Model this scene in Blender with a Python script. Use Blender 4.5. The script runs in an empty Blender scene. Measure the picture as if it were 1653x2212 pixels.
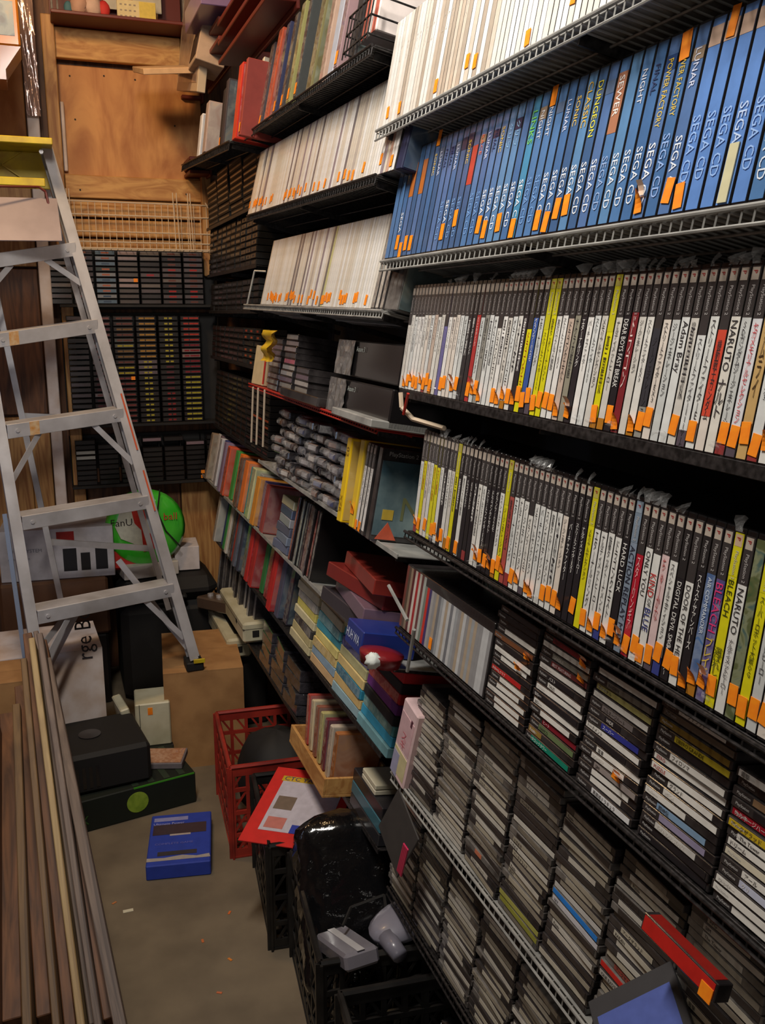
import bpy, math, random
from mathutils import Matrix, Vector
random.seed(7)
SC = bpy.context.scene
COL = SC.collection
def lin(c):
    return tuple(((x/255)/12.92 if x/255 <= .04045 else (((x/255)+.055)/1.055)**2.4) for x in c)
# ------------------------------------------------------------------ camera
F, CX, CY, H = 2000., 826.5, 1106., 1.55
PITCH = math.atan((CY-675.)/F)
_up = Vector((0, math.cos(PITCH), -math.sin(PITCH)))       # world axes written in camera axes (right, up, forward)
_d = Vector((90-CX, CY-675, F)).normalized()
_Y = (_d-_up*_d.dot(_up)).normalized()
_X = _Y.cross(_up)
if _X.x < 0: _X = -_X
cam = bpy.data.objects.new('camera', bpy.data.cameras.new('camera')); COL.objects.link(cam)
cam.data.sensor_fit = 'HORIZONTAL'; cam.data.sensor_width = 36; cam.data.lens = 36*F/1653
cam.data.clip_start = .02
m = Matrix(((_X.x, _X.y, -_X.z, 0), (_Y.x, _Y.y, -_Y.z, 0), (_up.x, _up.y, -_up.z, H), (0, 0, 0, 1)))
cam.matrix_world = m
SC.camera = cam
def ray(u, v):
    c = Vector((u-CX, CY-v, F)); return Vector((_X.dot(c), _Y.dot(c), _up.dot(c)))
def onX(u, v, X): r = ray(u, v); r *= X/r.x; return Vector((r.x, r.y, r.z+H))
def onY(u, v, Y): r = ray(u, v); r *= Y/r.y; return Vector((r.x, r.y, r.z+H))
def onZ(u, v, Z): r = ray(u, v); r *= (Z-H)/r.z; return Vector((r.x, r.y, Z))
# ------------------------------------------------------------------ world, lamps, exposure
W = bpy.data.worlds.new('world'); SC.world = W; W.use_nodes = True
W.node_tree.nodes['Background'].inputs[0].default_value = (.75, .85, 1, 1)
W.node_tree.nodes['Background'].inputs[1].default_value = .25
SC.view_settings.view_transform = 'Standard'; SC.view_settings.look = 'None'
SC.view_settings.exposure = 0.0; SC.view_settings.gamma = 1; SC.view_settings.use_curve_mapping = False
def area(name, loc, target, sx, sy, power, color):
    l = bpy.data.lights.new(name, 'AREA'); l.shape = 'RECTANGLE'; l.size = sx; l.size_y = sy; l.energy = power; l.color = color
    o = bpy.data.objects.new(name, l); COL.objects.link(o); o.location = loc
    o.rotation_euler = (Vector(target)-Vector(loc)).to_track_quat('-Z', 'Y').to_euler(); return o
area('ceiling_tube_light', (-.02, 1.15, 2.86), (.60, 1.55, 1.7), .12, .7, 42, (1, .94, .86))
area('aisle_fill_light', (-.35, -1.45, 1.5), (.5, 1.6, 1.1), .9, 1.3, 6.5, (1, .93, .85))  # added fill behind the camera, lifts the low stacks and shelf undersides
area('rear_bulb_light', (-.12, 2.75, 2.93), (.25, 3.6, 2.0), .22, .22, 15, (1, .66, .34))
area('doorway_daylight', (-.72, 2.2, 1.25), (.3, 3.2, .9), .2, .7, 1.6, (.55, .72, 1))

# ------------------------------------------------------------------ materials
def mat(name, base=(200, 200, 200), rough=.5, metal=0, coat=0, trans=0, noise=None, bump=0, nscale=40, objcol=False, alpha=1, ior=1.45, aniso=None, emis=0):
    M = bpy.data.materials.new(name); M.use_nodes = True; nt = M.node_tree; b = nt.nodes['Principled BSDF']
    b.inputs['Roughness'].default_value = rough; b.inputs['Metallic'].default_value = metal
    b.inputs['Coat Weight'].default_value = coat; b.inputs['Coat Roughness'].default_value = .12
    b.inputs['Transmission Weight'].default_value = trans; b.inputs['IOR'].default_value = ior; b.inputs['Alpha'].default_value = alpha
    src = None
    if objcol:
        oi = nt.nodes.new('ShaderNodeObjectInfo'); src = oi.outputs['Color']
    else:
        b.inputs['Base Color'].default_value = (*lin(base), 1)
    tc = nt.nodes.new('ShaderNodeTexCoord'); mp = nt.nodes.new('ShaderNodeMapping')
    nt.links.new(tc.outputs['Object'], mp.inputs[0])
    if aniso: mp.inputs['Scale'].default_value = aniso
    if noise is not None:
        n = nt.nodes.new('ShaderNodeTexNoise'); n.inputs['Scale'].default_value = nscale; n.inputs['Detail'].default_value = 5
        nt.links.new(mp.outputs[0], n.inputs['Vector'])
        mx = nt.nodes.new('ShaderNodeMix'); mx.data_type = 'RGBA'; mx.blend_type = 'MIX'
        cr = nt.nodes.new('ShaderNodeValToRGB'); cr.color_ramp.elements[0].position = .38; cr.color_ramp.elements[1].position = .68
        nt.links.new(n.outputs[0], cr.inputs[0]); nt.links.new(cr.outputs[0], mx.inputs[0])
        if src: nt.links.new(src, mx.inputs[6])
        else: mx.inputs[6].default_value = (*lin(base), 1)
        if objcol:
            hs = nt.nodes.new('ShaderNodeHueSaturation'); hs.inputs['Value'].default_value = noise
            nt.links.new(src, hs.inputs['Color']); nt.links.new(hs.outputs[0], mx.inputs[7])
        else: mx.inputs[7].default_value = (*lin(noise), 1)
        src = mx.outputs[2]
    if src: nt.links.new(src, b.inputs['Base Color'])
    if bump:
        n2 = nt.nodes.new('ShaderNodeTexNoise'); n2.inputs['Scale'].default_value = nscale*1.7; n2.inputs['Detail'].default_value = 4
        nt.links.new(mp.outputs[0], n2.inputs['Vector'])
        bp = nt.nodes.new('ShaderNodeBump'); bp.inputs['Strength'].default_value = bump; bp.inputs['Distance'].default_value = .004
        nt.links.new(n2.outputs[0], bp.inputs['Height']); nt.links.new(bp.outputs[0], b.inputs['Normal'])
    return M
def artmat(name, cols, scale=30, rough=.35, coat=.6, objcol=False):
    M = bpy.data.materials.new(name); M.use_nodes = True; nt = M.node_tree; b = nt.nodes['Principled BSDF']
    b.inputs['Roughness'].default_value = rough; b.inputs['Coat Weight'].default_value = coat
    tc = nt.nodes.new('ShaderNodeTexCoord'); oi = nt.nodes.new('ShaderNodeObjectInfo')
    ad = nt.nodes.new('ShaderNodeVectorMath'); ad.operation = 'ADD'
    cb = nt.nodes.new('ShaderNodeCombineXYZ')
    ml = nt.nodes.new('ShaderNodeMath'); ml.operation = 'MULTIPLY'; ml.inputs[1].default_value = 37
    nt.links.new(oi.outputs['Random'], ml.inputs[0])
    for k in range(3): nt.links.new(ml.outputs[0], cb.inputs[k])
    nt.links.new(tc.outputs['Object'], ad.inputs[0]); nt.links.new(cb.outputs[0], ad.inputs[1])
    n = nt.nodes.new('ShaderNodeTexNoise'); n.inputs['Scale'].default_value = scale; n.inputs['Detail'].default_value = 3; n.inputs['Distortion'].default_value = 1.2
    nt.links.new(ad.outputs[0], n.inputs['Vector'])
    cr = nt.nodes.new('ShaderNodeValToRGB'); r = cr.color_ramp; r.interpolation = 'EASE'
    for i, c in enumerate(cols):
        p = .3+.4*i/(len(cols)-1)
        e = r.elements[i] if i < 2 else r.elements.new(p)
        e.position = p
    for e, c in zip(sorted(r.elements, key=lambda e: e.position), cols): e.color = (*lin(c), 1)
    nt.links.new(n.outputs[0], cr.inputs[0])
    if objcol:
        mx = nt.nodes.new('ShaderNodeMix'); mx.data_type = 'RGBA'; mx.blend_type = 'MIX'; mx.inputs[0].default_value = .72
        nt.links.new(cr.outputs[0], mx.inputs[6]); nt.links.new(oi.outputs['Color'], mx.inputs[7]); nt.links.new(mx.outputs[2], b.inputs['Base Color'])
    else: nt.links.new(cr.outputs[0], b.inputs['Base Color'])
    return M
def woodmat(name, a, c, sc=(2.2, 9, .7), rough=.6, dist=3.0):
    M = bpy.data.materials.new(name); M.use_nodes = True; nt = M.node_tree; b = nt.nodes['Principled BSDF']; b.inputs['Roughness'].default_value = rough
    tc = nt.nodes.new('ShaderNodeTexCoord'); mp = nt.nodes.new('ShaderNodeMapping'); mp.inputs['Scale'].default_value = sc
    nt.links.new(tc.outputs['Object'], mp.inputs[0])
    w = nt.nodes.new('ShaderNodeTexNoise'); w.inputs['Scale'].default_value = 2.4; w.inputs['Detail'].default_value = 6; w.inputs['Distortion'].default_value = dist
    nt.links.new(mp.outputs[0], w.inputs['Vector'])
    cr = nt.nodes.new('ShaderNodeValToRGB'); cr.color_ramp.elements[0].color = (*lin(a), 1); cr.color_ramp.elements[1].color = (*lin(c), 1)
    cr.color_ramp.elements[0].position = .35; cr.color_ramp.elements[1].position = .65
    nt.links.new(w.outputs[0], cr.inputs[0]); nt.links.new(cr.outputs[0], b.inputs['Base Color'])
    return M
PRINT = mat('printed_insert', rough=.35, coat=.5, objcol=True, noise=.86, nscale=60)
MATTE = mat('matte_card', rough=.7, objcol=True, noise=.85, nscale=35)
PLAST = mat('coloured_plastic', rough=.32, objcol=True, coat=.2, noise=.9, nscale=25)
INK = mat('ink', rough=.5, objcol=True)
SPINEART = artmat('printed_artwork', [(30, 40, 60), (120, 90, 80), (200, 190, 170), (60, 90, 150)], 45, objcol=True)
COVERART = artmat('cover_artwork', [(25, 40, 55), (90, 120, 130), (150, 170, 170), (190, 180, 150)], 14, objcol=True)
CASEK = mat('case_black', (26, 24, 25), .25, coat=.5)
DULLK = mat('dull_black_case', (13, 12, 12), .65)
CASEC = mat('case_clear', (120, 116, 112), .12, coat=1, noise=(70, 66, 64), nscale=30, bump=.15)
CASEG = mat('case_grey', (62, 58, 58), .22, coat=.8, noise=(35, 32, 33), nscale=30)
WRAP = mat('shrink_wrap', (205, 205, 205), .12, coat=1, bump=1.0, nscale=55, alpha=.22)
BAG = mat('black_shiny_wrap', (14, 14, 16), .12, coat=1, bump=1.0, nscale=14)
SHELFG = mat('shelf_grey_metal', (168, 167, 162), .4, metal=.15, noise=(132, 131, 128), nscale=20)
SHELFK = mat('shelf_black_metal', (26, 24, 24), .45, metal=.3, noise=(60, 56, 56), nscale=120)
SHELFR = mat('shelf_red_coat', (170, 42, 32), .4)
RACKR = mat('rack_dark_red', (98, 34, 24), .45)
WIREW = mat('wire_white', (215, 195, 170), .4)
ALU = mat('aluminium', (206, 204, 206), .42, metal=.35, noise=(172, 168, 168), nscale=9, aniso=(1, 1, 1))
YEL = mat('yellow_plastic', (214, 190, 30), .45, noise=(170, 140, 30), nscale=12)
RUBBER = mat('rubber_black', (28, 26, 25), .7)
STICK = mat('price_sticker_orange', (255, 150, 25), .6, noise=(245, 125, 20), nscale=80)
STICKW = mat('sticker_backing', (240, 225, 205), .7)
PLY = woodmat('plywood', (205, 146, 84), (168, 106, 54))
BOARD = woodmat('pine_board', (205, 156, 92), (172, 118, 62), (2, 8, 8))
BOARDV = woodmat('pine_board_upright', (196, 150, 92), (150, 100, 55), (9, 9, .9))
OLDWOOD = woodmat('old_board', (120, 92, 58), (84, 62, 40), (12, 12, .8))
CREAMWOOD = woodmat('pale_board', (176, 150, 104), (140, 114, 76), (12, 12, .8))
DARKWOOD = woodmat('dark_plank', (120, 78, 48), (72, 44, 28), (8, 8, .8))
GREYWOOD = woodmat('weathered_plank', (122, 104, 92), (74, 60, 54), (12, 12, .8))
PAINT = mat('white_paint', (226, 214, 210), .5, noise=(196, 170, 150), nscale=9)
FLOORM = mat('concrete', (122, 108, 88), .85, noise=(98, 86, 70), nscale=5, bump=.4)
BLACKW = mat('slatwall_black', (24, 22, 22), .6, noise=(36, 33, 32), nscale=12)
KRAFT = mat('cardboard', (176, 132, 84), .8, noise=(150, 108, 66), nscale=10)
CREAMP = mat('cream_plastic', (206, 200, 172), .4, noise=(180, 172, 140), nscale=12)
REDP = mat('red_crate_plastic', (165, 50, 38), .4, noise=(120, 36, 30), nscale=14)
BLACKP = mat('black_crate_plastic', (24, 23, 23), .35, noise=(44, 42, 40), nscale=14)
CEILM = mat('ceiling_board', (150, 130, 105), .8)

BAG.node_tree.nodes['Bump'].inputs['Distance'].default_value = .006
# ------------------------------------------------------------------ mesh helpers
class MB:
    def __init__(s): s.v = []; s.f = []; s.sm = []
    def box(s, x0, x1, y0, y1, z0, z1, M=None, sh=(0, 0)):
        n = len(s.v)
        for z in (z0, z1):
            for x, y in ((x0, y0), (x1, y0), (x1, y1), (x0, y1)):
                p = Vector((x, y, z)); s.v.append(M @ p if M else p)
        s.f += [(n+3, n+2, n+1, n), (n+4, n+5, n+6, n+7)]+[(n+i, n+(i+1) % 4, n+4+(i+1) % 4, n+4+i) for i in range(4)]
        return s
    def cbox(s, x0, x1, y0, y1, z0, z1, c=.001, M=None):      # chamfered box
        n = len(s.v); xs = (x0, x1); ys = (y0, y1); zs = (z0, z1); idx = {}
        for i in (0, 1):
            for j in (0, 1):
                for k in (0, 1):
                    sx, sy, sz = (1, -1)[i], (1, -1)[j], (1, -1)[k]
                    for a, o in enumerate(((0, 1, 1), (1, 0, 1), (1, 1, 0))):
                        p = Vector((xs[i]+sx*c*o[0], ys[j]+sy*c*o[1], zs[k]+sz*c*o[2]))
                        idx[i, j, k, a] = len(s.v); s.v.append(M @ p if M else p)
        g = lambda i, j, k, a: idx[i, j, k, a]
        fs = []
        for i in (0, 1): fs.append([g(i, 0, 0, 0), g(i, 1, 0, 0), g(i, 1, 1, 0), g(i, 0, 1, 0)])
        for j in (0, 1): fs.append([g(0, j, 0, 1), g(1, j, 0, 1), g(1, j, 1, 1), g(0, j, 1, 1)])
        for k in (0, 1): fs.append([g(0, 0, k, 2), g(1, 0, k, 2), g(1, 1, k, 2), g(0, 1, k, 2)])
        for a in (0, 1):
            for b in (0, 1):
                fs.append([g(0, a, b, 1), g(1, a, b, 1), g(1, a, b, 2), g(0, a, b, 2)])
                fs.append([g(a, 0, b, 0), g(a, 1, b, 0), g(a, 1, b, 2), g(a, 0, b, 2)])
                fs.append([g(a, b, 0, 0), g(a, b, 1, 0), g(a, b, 1, 1), g(a, b, 0, 1)])
        for i in (0, 1):
            for j in (0, 1):
                for k in (0, 1): fs.append([g(i, j, k, 0), g(i, j, k, 1), g(i, j, k, 2)])
        cen = Vector(((x0+x1)/2, (y0+y1)/2, (z0+z1)/2)); cen = M @ cen if M else cen
        for f in fs:
            a, b, c_ = s.v[f[0]], s.v[f[1]], s.v[f[2]]
            nn = (b-a).cross(c_-a); mid = sum((s.v[q] for q in f), Vector())/len(f)
            if nn.dot(mid-cen) < 0: f.reverse()
            s.f.append(tuple(f))
        return s
    def rod(s, a, b, r, n=6, r2=None):
        a = Vector(a); b = Vector(b); d = (b-a); 
        if d.length < 1e-6: return s
        q = d.to_track_quat('Z', 'Y'); k = len(s.v); r2 = r if r2 is None else r2
        for p, rr in ((a, r), (b, r2)):
            for i in range(n):
                t = 2*math.pi*i/n; s.v.append(p+q @ Vector((rr*math.cos(t), rr*math.sin(t), 0)))
        s.f += [(k+i, k+(i+1) % n, k+n+(i+1) % n, k+n+i) for i in range(n)]
        s.f += [tuple(range(k+n-1, k-1, -1)), tuple(range(k+n, k+2*n))]
        return s
    def path(s, pts, r, n=6):
        for a, b in zip(pts, pts[1:]): s.rod(a, b, r, n)
        return s
    def bar(s, a, b, w, t, up=(0, 0, 1)):                     # bar of width w (along up), thickness t
        a = Vector(a); b = Vector(b); d = (b-a).normalized(); u = Vector(up); u = (u-d*u.dot(d)).normalized(); v = d.cross(u)
        k = len(s.v)
        for p in (a, b):
            for x, y in ((-1, -1), (1, -1), (1, 1), (-1, 1)): s.v.append(p+u*(w/2*x)+v*(t/2*y))
        s.f += [(k+3, k+2, k+1, k), (k+4, k+5, k+6, k+7)]+[(k+i, k+(i+1) % 4, k+4+(i+1) % 4, k+4+i) for i in range(4)]
        return s
    def prism(s, pts, h, M=None):                              # outline in xy, extruded in z from 0 to h
        k = len(s.v); n = len(pts)
        for z in (0, h):
            for x, y in pts:
                p = Vector((x, y, z)); s.v.append(M @ p if M else p)
        s.f += [tuple(range(k+n-1, k-1, -1)), tuple(range(k+n, k+2*n))]+[(k+i, k+(i+1) % n, k+n+(i+1) % n, k+n+i) for i in range(n)]
        return s
    def lathe(s, prof, n=20, M=None):
        k = len(s.v); m_ = len(prof)
        for r, z in prof:
            for i in range(n):
                t = 2*math.pi*i/n; p = Vector((r*math.cos(t), r*math.sin(t), z)); s.v.append(M @ p if M else p)
        for j in range(m_-1):
            s.f += [(k+j*n+i, k+j*n+(i+1) % n, k+(j+1)*n+(i+1) % n, k+(j+1)*n+i) for i in range(n)]
        return s
    def grid(s, fn, nu, nv):
        k = len(s.v)
        for j in range(nv+1):
            for i in range(nu+1): s.v.append(Vector(fn(i/nu, j/nv)))
        for j in range(nv):
            for i in range(nu): a = k+j*(nu+1)+i; s.f.append((a, a+1, a+nu+2, a+nu+1))
        return s
    def mesh(s, name, mt, smooth=False):
        me = bpy.data.meshes.new(name); me.from_pydata([tuple(p) for p in s.v], [], s.f); me.materials.append(mt)
        if smooth: me.polygons.foreach_set('use_smooth', [True]*len(me.polygons))
        return me
_cache = {}
def cached(key, fn):
    if key not in _cache: _cache[key] = fn()
    return _cache[key]
def new(name, me, parent=None, mw=None, color=None):
    o = bpy.data.objects.new(name, me); COL.objects.link(o)
    if parent: o.parent = parent
    if mw is not None: o.matrix_local = mw
    if color is not None: o.color = (*lin(color), 1)
    return o
def obj(name, mb, mt, parent=None, mw=None, color=None, smooth=False): return new(name, mb.mesh(name, mt, smooth), parent, mw, color)
LABELS = {}
def tag(o, label, cat, group=None):
    w = label.split()
    assert 4 <= len(w) <= 16, label
    if label in LABELS: print('DUPLABEL', label)
    LABELS[label] = 1
    o['label'] = label; o['category'] = cat
    if group: o['group'] = group
    return o
def struct(o, label=None):
    o['kind'] = 'structure'
    if label: o['label'] = label
    return o
def empty(name, mw):
    o = bpy.data.objects.new(name, None); COL.objects.link(o); o.matrix_world = mw; o.empty_display_size = .05; return o
def R(deg, ax): return Matrix.Rotation(math.radians(deg), 4, ax)
def T(x, y=None, z=None):
    return Matrix.Translation(x if y is None else (x, y, z))
def ordn(n):
    return f"{n}{'th' if 10 <= n % 100 <= 20 else {1: 'st', 2: 'nd', 3: 'rd'}.get(n % 10, 'th')}"
# lettering as thin real meshes, cached.  mode 'd': reads downward on a spine; 'h': level; 'v': upright signs stacked
def text_mesh(s, mode, size, maxlen=None, maxw=None):
    def mk():
        cu = bpy.data.curves.new('lettering', 'FONT'); cu.resolution_u = 2 if s.isascii() else 1; cu.align_x = 'LEFT'; cu.align_y = 'CENTER'
        if mode == 'v': cu.body = '\n'.join(('|' if c in 'ーー-' else c) for c in s); cu.align_x = 'CENTER'; cu.align_y = 'TOP'; cu.space_line = .82
        else: cu.body = s
        cu.size = 1
        to = bpy.data.objects.new('t', cu); dg = bpy.context.evaluated_depsgraph_get()
        me = bpy.data.meshes.new_from_object(to)
        co = [v.co.copy() for v in me.vertices]
        if not co: co = [Vector((0, 0, 0))]
        xs = [c.x for c in co]; ys = [c.y for c in co]
        x0, x1, y0, y1 = min(xs), max(xs), min(ys), max(ys); w = x1-x0 or 1; h = y1-y0 or 1
        if mode == 'v':
            k = maxlen/h; kx = min(k*1.3, maxw/w)
            for v, c in zip(me.vertices, co): v.co = ((c.x-(x0+x1)/2)*kx, 0, -(y1-c.y)*k)
        else:
            k = size/.72; kx = min(k, maxlen/w) if maxlen else k
            for v, c in zip(me.vertices, co):
                ky = min(k, maxw/h) if maxw else k
                a, b = (c.x-x0)*kx, (c.y-(y0+y1)/2)*ky
                v.co = (b, 0, -a) if mode == 'd' else (a, 0, b)
        me.materials.clear(); me.materials.append(INK); me.name = 'lettering'
        bpy.data.objects.remove(to); bpy.data.curves.remove(cu)
        return me
    return cached(('t', s, mode, size, maxlen, maxw), mk)
def lettering(parent, s, mode, size, x, y, z, color, maxlen=None, maxw=None, name='lettering'):
    return new(name, text_mesh(s, mode, size, maxlen, maxw), parent, T(x, y, z), color)
def sticker_mesh(kind, w, h):
    def mk():
        b = MB()
        if kind == 'flat': b.cbox(-w/2, w/2, -.0004, 0, 0, h, .0002)
        else:
            amp = {'curl': .009, 'peel': .006}[kind]
            def fn(a, c):
                e = (c*1.15-.15); e = max(0, e)
                return ((a-.5)*w*(1-.25*e)+e*e*w*.2, -.0006-amp*e*e*(.6+.8*a), c*h*(1-.12*e))
            b.grid(fn, 3, 5)
            n = len(b.v); b.v += [p+Vector((0, .0004, 0)) for p in b.v]; b.f += [tuple(reversed([i+n for i in f])) for f in b.f[:]]
        return b.mesh('price_sticker', STICK)
    return cached(('st', kind, w, h), mk)
def sticker(parent, x, z, w=.011, h=.02, y=-.0014, kind=None, rot=None):
    kind = kind or random.choice(['flat', 'flat', 'flat', 'curl', 'peel'])
    o = new('price_sticker', sticker_mesh(kind, w, h), parent, T(x, y, z) @ R(random.uniform(-7, 7) if rot is None else rot, 'Y'))
    if kind == 'curl' and random.random() < .6:
        me = cached(('stw', w, h), lambda: (lambda b: b.grid(lambda a, c: ((a-.5)*w*.8+.002*c, -.008*c*c-.002, c*h*.55), 2, 3).mesh('torn_paper', STICKW))(MB()))
        new('torn_paper', me, parent, T(x+.002, y, z+h*.7))
    return o
def boxmesh(w, d, h, c, mt, name='body'):       # origin bottom front centre, front faces -y
    return cached(('bx', round(w, 4), round(d, 4), round(h, 4), c, mt.name), lambda: MB().cbox(-w/2, w/2, 0, d, 0, h, c).mesh(name, mt))
def panel(w, h, t, mt, name='insert'):          # thin panel in front of y=0, x centred, z from 0
    return cached(('pn', round(w, 4), round(h, 4), t, mt.name), lambda: MB().box(-w/2, w/2, -t, 0, 0, h).mesh(name, mt))

# ------------------------------------------------------------------ shelves on the right wall
class Shelf:
    def __init__(s, a, b, tilt, X=.61, depth=.15, ext=0, ext0=0):
        A = onX(*a, X); B = onX(*b, X); s.X = X; s.tilt = tilt; s.depth = depth
        s.k = (B.z-A.z)/(B.y-A.y); s.A = A
        s.Y0 = A.y+ext0; s.Y1 = B.y-ext
    def z(s, Y): return s.A.z+s.k*(Y-s.A.y)
    def frame(s, Y): return T(s.X, Y, s.z(Y)) @ R(-90, 'Z') @ R(-s.tilt, 'X')
    def pick(s, u, v):                          # where a line of sight meets the sloping front plane
        d = ray(u, v); sn, cs = math.sin(math.radians(s.tilt)), math.cos(math.radians(s.tilt))
        zs = s.z((s.Y0+s.Y1)/2)
        for _ in range(3):
            k = (s.X*cs-(zs-H)*sn)/(d.x*cs-d.z*sn); Y = d.y*k; zs = s.z(Y)
        return Y, (k*d.z-(zs-H))/cs
def make_shelf(S, label, mt, style='wire', lip=.012, back=True):
    L = S.Y0-S.Y1; ym = (S.Y0+S.Y1)/2
    e = empty('wire_shelf' if style == 'wire' else 'shelf', S.frame(ym))
    roll = math.degrees(math.atan(S.k)); e.matrix_world = S.frame(ym) @ R(roll, 'Y')
    d = S.depth
    p = MB().cbox(-L/2, L/2, 0, d, -.004, -.0012, .0006)
    obj('tray', p, mt, e)
    if style == 'wire':
        g = MB(); n = int(L/.017)
        for i in range(n+1):
            x = -L/2+L*i/n
            g.rod((x, -.004, -.006), (x, d, -.0075), .0014, 5); g.rod((x, -.004, -.007), (x, -.004, -.007-lip), .0013, 4)
        for y in (d*.35, d*.7): g.rod((-L/2, y, -.0095), (L/2, y, -.0095), .0018, 6)
        o = obj('cross_wires', g, mt, e); o['kind'] = 'stuff'
        obj('front_rail', MB().rod((-L/2, -.006, -.003), (L/2, -.006, -.003), .0028, 8), mt, e)
        obj('lower_rail', MB().rod((-L/2, -.005, -.008-lip), (L/2, -.005, -.008-lip), .002, 6), mt, e)
    else:
        obj('front_lip', MB().cbox(-L/2, L/2, -.002, .001, -.004-lip, .002, .0006), mt, e)
    reach = (.928-S.X-.012)/math.cos(math.radians(S.tilt))
    for x in (-L/2+.03, 0, L/2-.03):
        obj('wall_bracket', MB().bar((x, .01, -.012), (x, reach, -.016), .014, .004), SHELFK, e)
    tag(e, label, 'shelf'); return e

def game_case(S, Y, sp, label, group):
    """upright boxed game with its spine to the aisle; sp is a dict of looks"""
    w, h, d = sp.get('w', .0148), sp.get('h', .19), sp.get('d', .135)
    shell = sp.get('shell', CASEK)
    o = new(sp.get('name', 'game_case'), boxmesh(w-.0006, d, h, .0012, shell)); 
    o.matrix_world = S.frame(Y) @ T(0, sp.get('dy', 0), .0002) @ R(sp.get('lean', 0), 'Y')
    z0, z1 = sp.get('ins', (.03, .97)); iw = w*sp.get('iw', .84)
    if sp.get('art'): new('spine_insert', panel(iw, (z1-z0)*h, .0005, SPINEART), o, T(0, 0, z0*h), sp['col'])
    elif sp.get('col'): new('spine_insert', panel(iw, (z1-z0)*h, .0005, PRINT), o, T(0, 0, z0*h), sp['col'])
    if sp.get('band'):
        b0 = sp.get('b0', .71)
        new('header_band', panel(iw, (.97-b0)*h, .0007, PRINT), o, T(0, 0, b0*h), sp['band'])
        new('logo_patch', panel(iw*.8, .012, .0009, PRINT), o, T(0, 0, h*.90), sp.get('patch', (190, 178, 165)))
        if Y < 1.25: lettering(o, 'P', 'd', iw*.42, 0, -.0013, h*.90+.009, (170, 40, 40))
        if sp.get('b0', .71) < .85: lettering(o, 'PlayStation 2', 'd', iw*.36, 0, -.0011, h*.875, (185, 180, 178), maxlen=h*.15)
    if sp.get('band') and Y < 1.45 and rnd.random() < .45:
        kq = rnd.randrange(5); new('wrap_fold', cached(('wf', kq), lambda: (lambda b: b.grid(lambda a, c: (.013*(a-.5)+.002*math.sin(kq+5*c), -.003-.010*c*math.sin(2+kq+4*a), -.004+.016*c*(.6+.4*math.sin(3*a+kq))), 4, 3).mesh('wrap_fold', WRAP))(MB())), o, T(0, 0, h))
        if kq % 2: new('wrap_fold', cached(('wf', kq), None), o, T(0, -.001, .012) @ R(180, 'Y'))
    t = sp.get('text')
    if t:
        md = sp.get('tm', 'd'); 
        z = sp.get('tz', z1 if not sp.get('band') else sp.get('b0', .71))*h-.004
        lettering(o, t, md, iw*sp.get('ts', .6), 0, -.0011, z, sp.get('tc', (30, 28, 30)), maxlen=sp.get('tl', .5)*h, maxw=iw*(.5 if md == 'v' else .86))
    for q in sp.get('more', []):
        lettering(o, q[0], q[1], iw*q[2], 0, -.0013, q[3]*h, q[4], maxlen=q[5]*h, maxw=iw*.95)
    for q in sp.get('patches', []): new('colour_patch', panel(iw, q[1]*h, .0008, PRINT), o, T(0, 0, q[0]*h), q[2])
    if sp.get('stick') is not None:
        sticker(o, random.uniform(-.002, .002), sp['stick']*h, w=min(.013, w*.85), h=.021, kind=sp.get('sk'))
    tag(o, label, 'game case', group); return o
def cname(c):
    r, g, b = c; mx, mn = max(c), min(c)
    if mx < 75: return 'black'
    if mx-mn < 28: return 'white' if mn > 170 else ('grey' if mn > 75 else 'charcoal')
    if r > 190 and g > 170 and b < 130: return 'yellow'
    if r >= g >= b: return 'red' if g < r*.45 else ('orange' if g < r*.68 and r > 150 else ('tan' if r-b > 40 else 'cream'))
    if b >= r and b >= g: return 'purple' if r > g*1.15 else ('pale blue' if mn > 130 else ('teal' if g > b*.8 and r < g*.7 else 'blue'))
    if g >= r and g >= b: return 'green' if b < g*.8 else 'teal'
    return 'pink' if mn > 100 else 'red'
def upright_row(S, u_over, default, width, where, group, Y0=None, Y1=None):
    Y = (Y0 or S.Y0)-width/2; i = 0; end = Y1 if Y1 is not None else S.Y1
    ov = [(S.pick(u, v)[0], sp) for (u, v), sp in u_over]
    lst = []
    while Y > end:
        sp = dict(default(i, Y)); w = sp.get('w', width)
        for yy, q in ov:
            if abs(yy-Y) <= w/2+1e-5: sp.update(q)
        w = sp.get('w', w)
        lst.append((Y, sp)); Y -= w/2; Y -= width/2; i += 1
    n = len(lst)
    for k, (Y, sp) in enumerate(lst):
        c = cname(sp['col']) if sp.get('col') else 'black'
        st = ' with orange sticker' if sp.get('stick') is not None else ''
        game_case(S, Y, sp, f"{c}-spined {sp.get('noun', 'game case')}{st}, {ordn(k+1)} from left {where}", group)
    return n
# ------------------------------------------------------------------ room
YB = 4.1
def wallbox(name, x0, x1, y0, y1, z0, z1, mt, label=None):
    o = obj(name, MB().box(x0, x1, y0, y1, z0, z1), mt); return struct(o, label)
wallbox('floor', -1.2, 1.2, -1.6, YB+.1, -.05, 0, FLOORM, 'worn bare concrete floor of the narrow aisle')
wallbox('wall_right', .93, 1.0, -1.6, YB+.1, 0, 3.0, BLACKW, 'black panel wall behind the loaded shelves')
wb = wallbox('wall_back', -1.2, .93, YB+.03, YB+.12, 0, 3.0, DARKWOOD, 'wooden end wall of the aisle')
wallbox('wall_left', -1.22, -1.15, -1.6, YB+.1, 0, 3.0, DARKWOOD)
wallbox('wall_near', -1.2, 1.0, -1.65, -1.6, 0, 3.0, DARKWOOD)
wallbox('ceiling', -1.2, 1.0, -1.6, YB+.1, 3.0, 3.06, CEILM)
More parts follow.
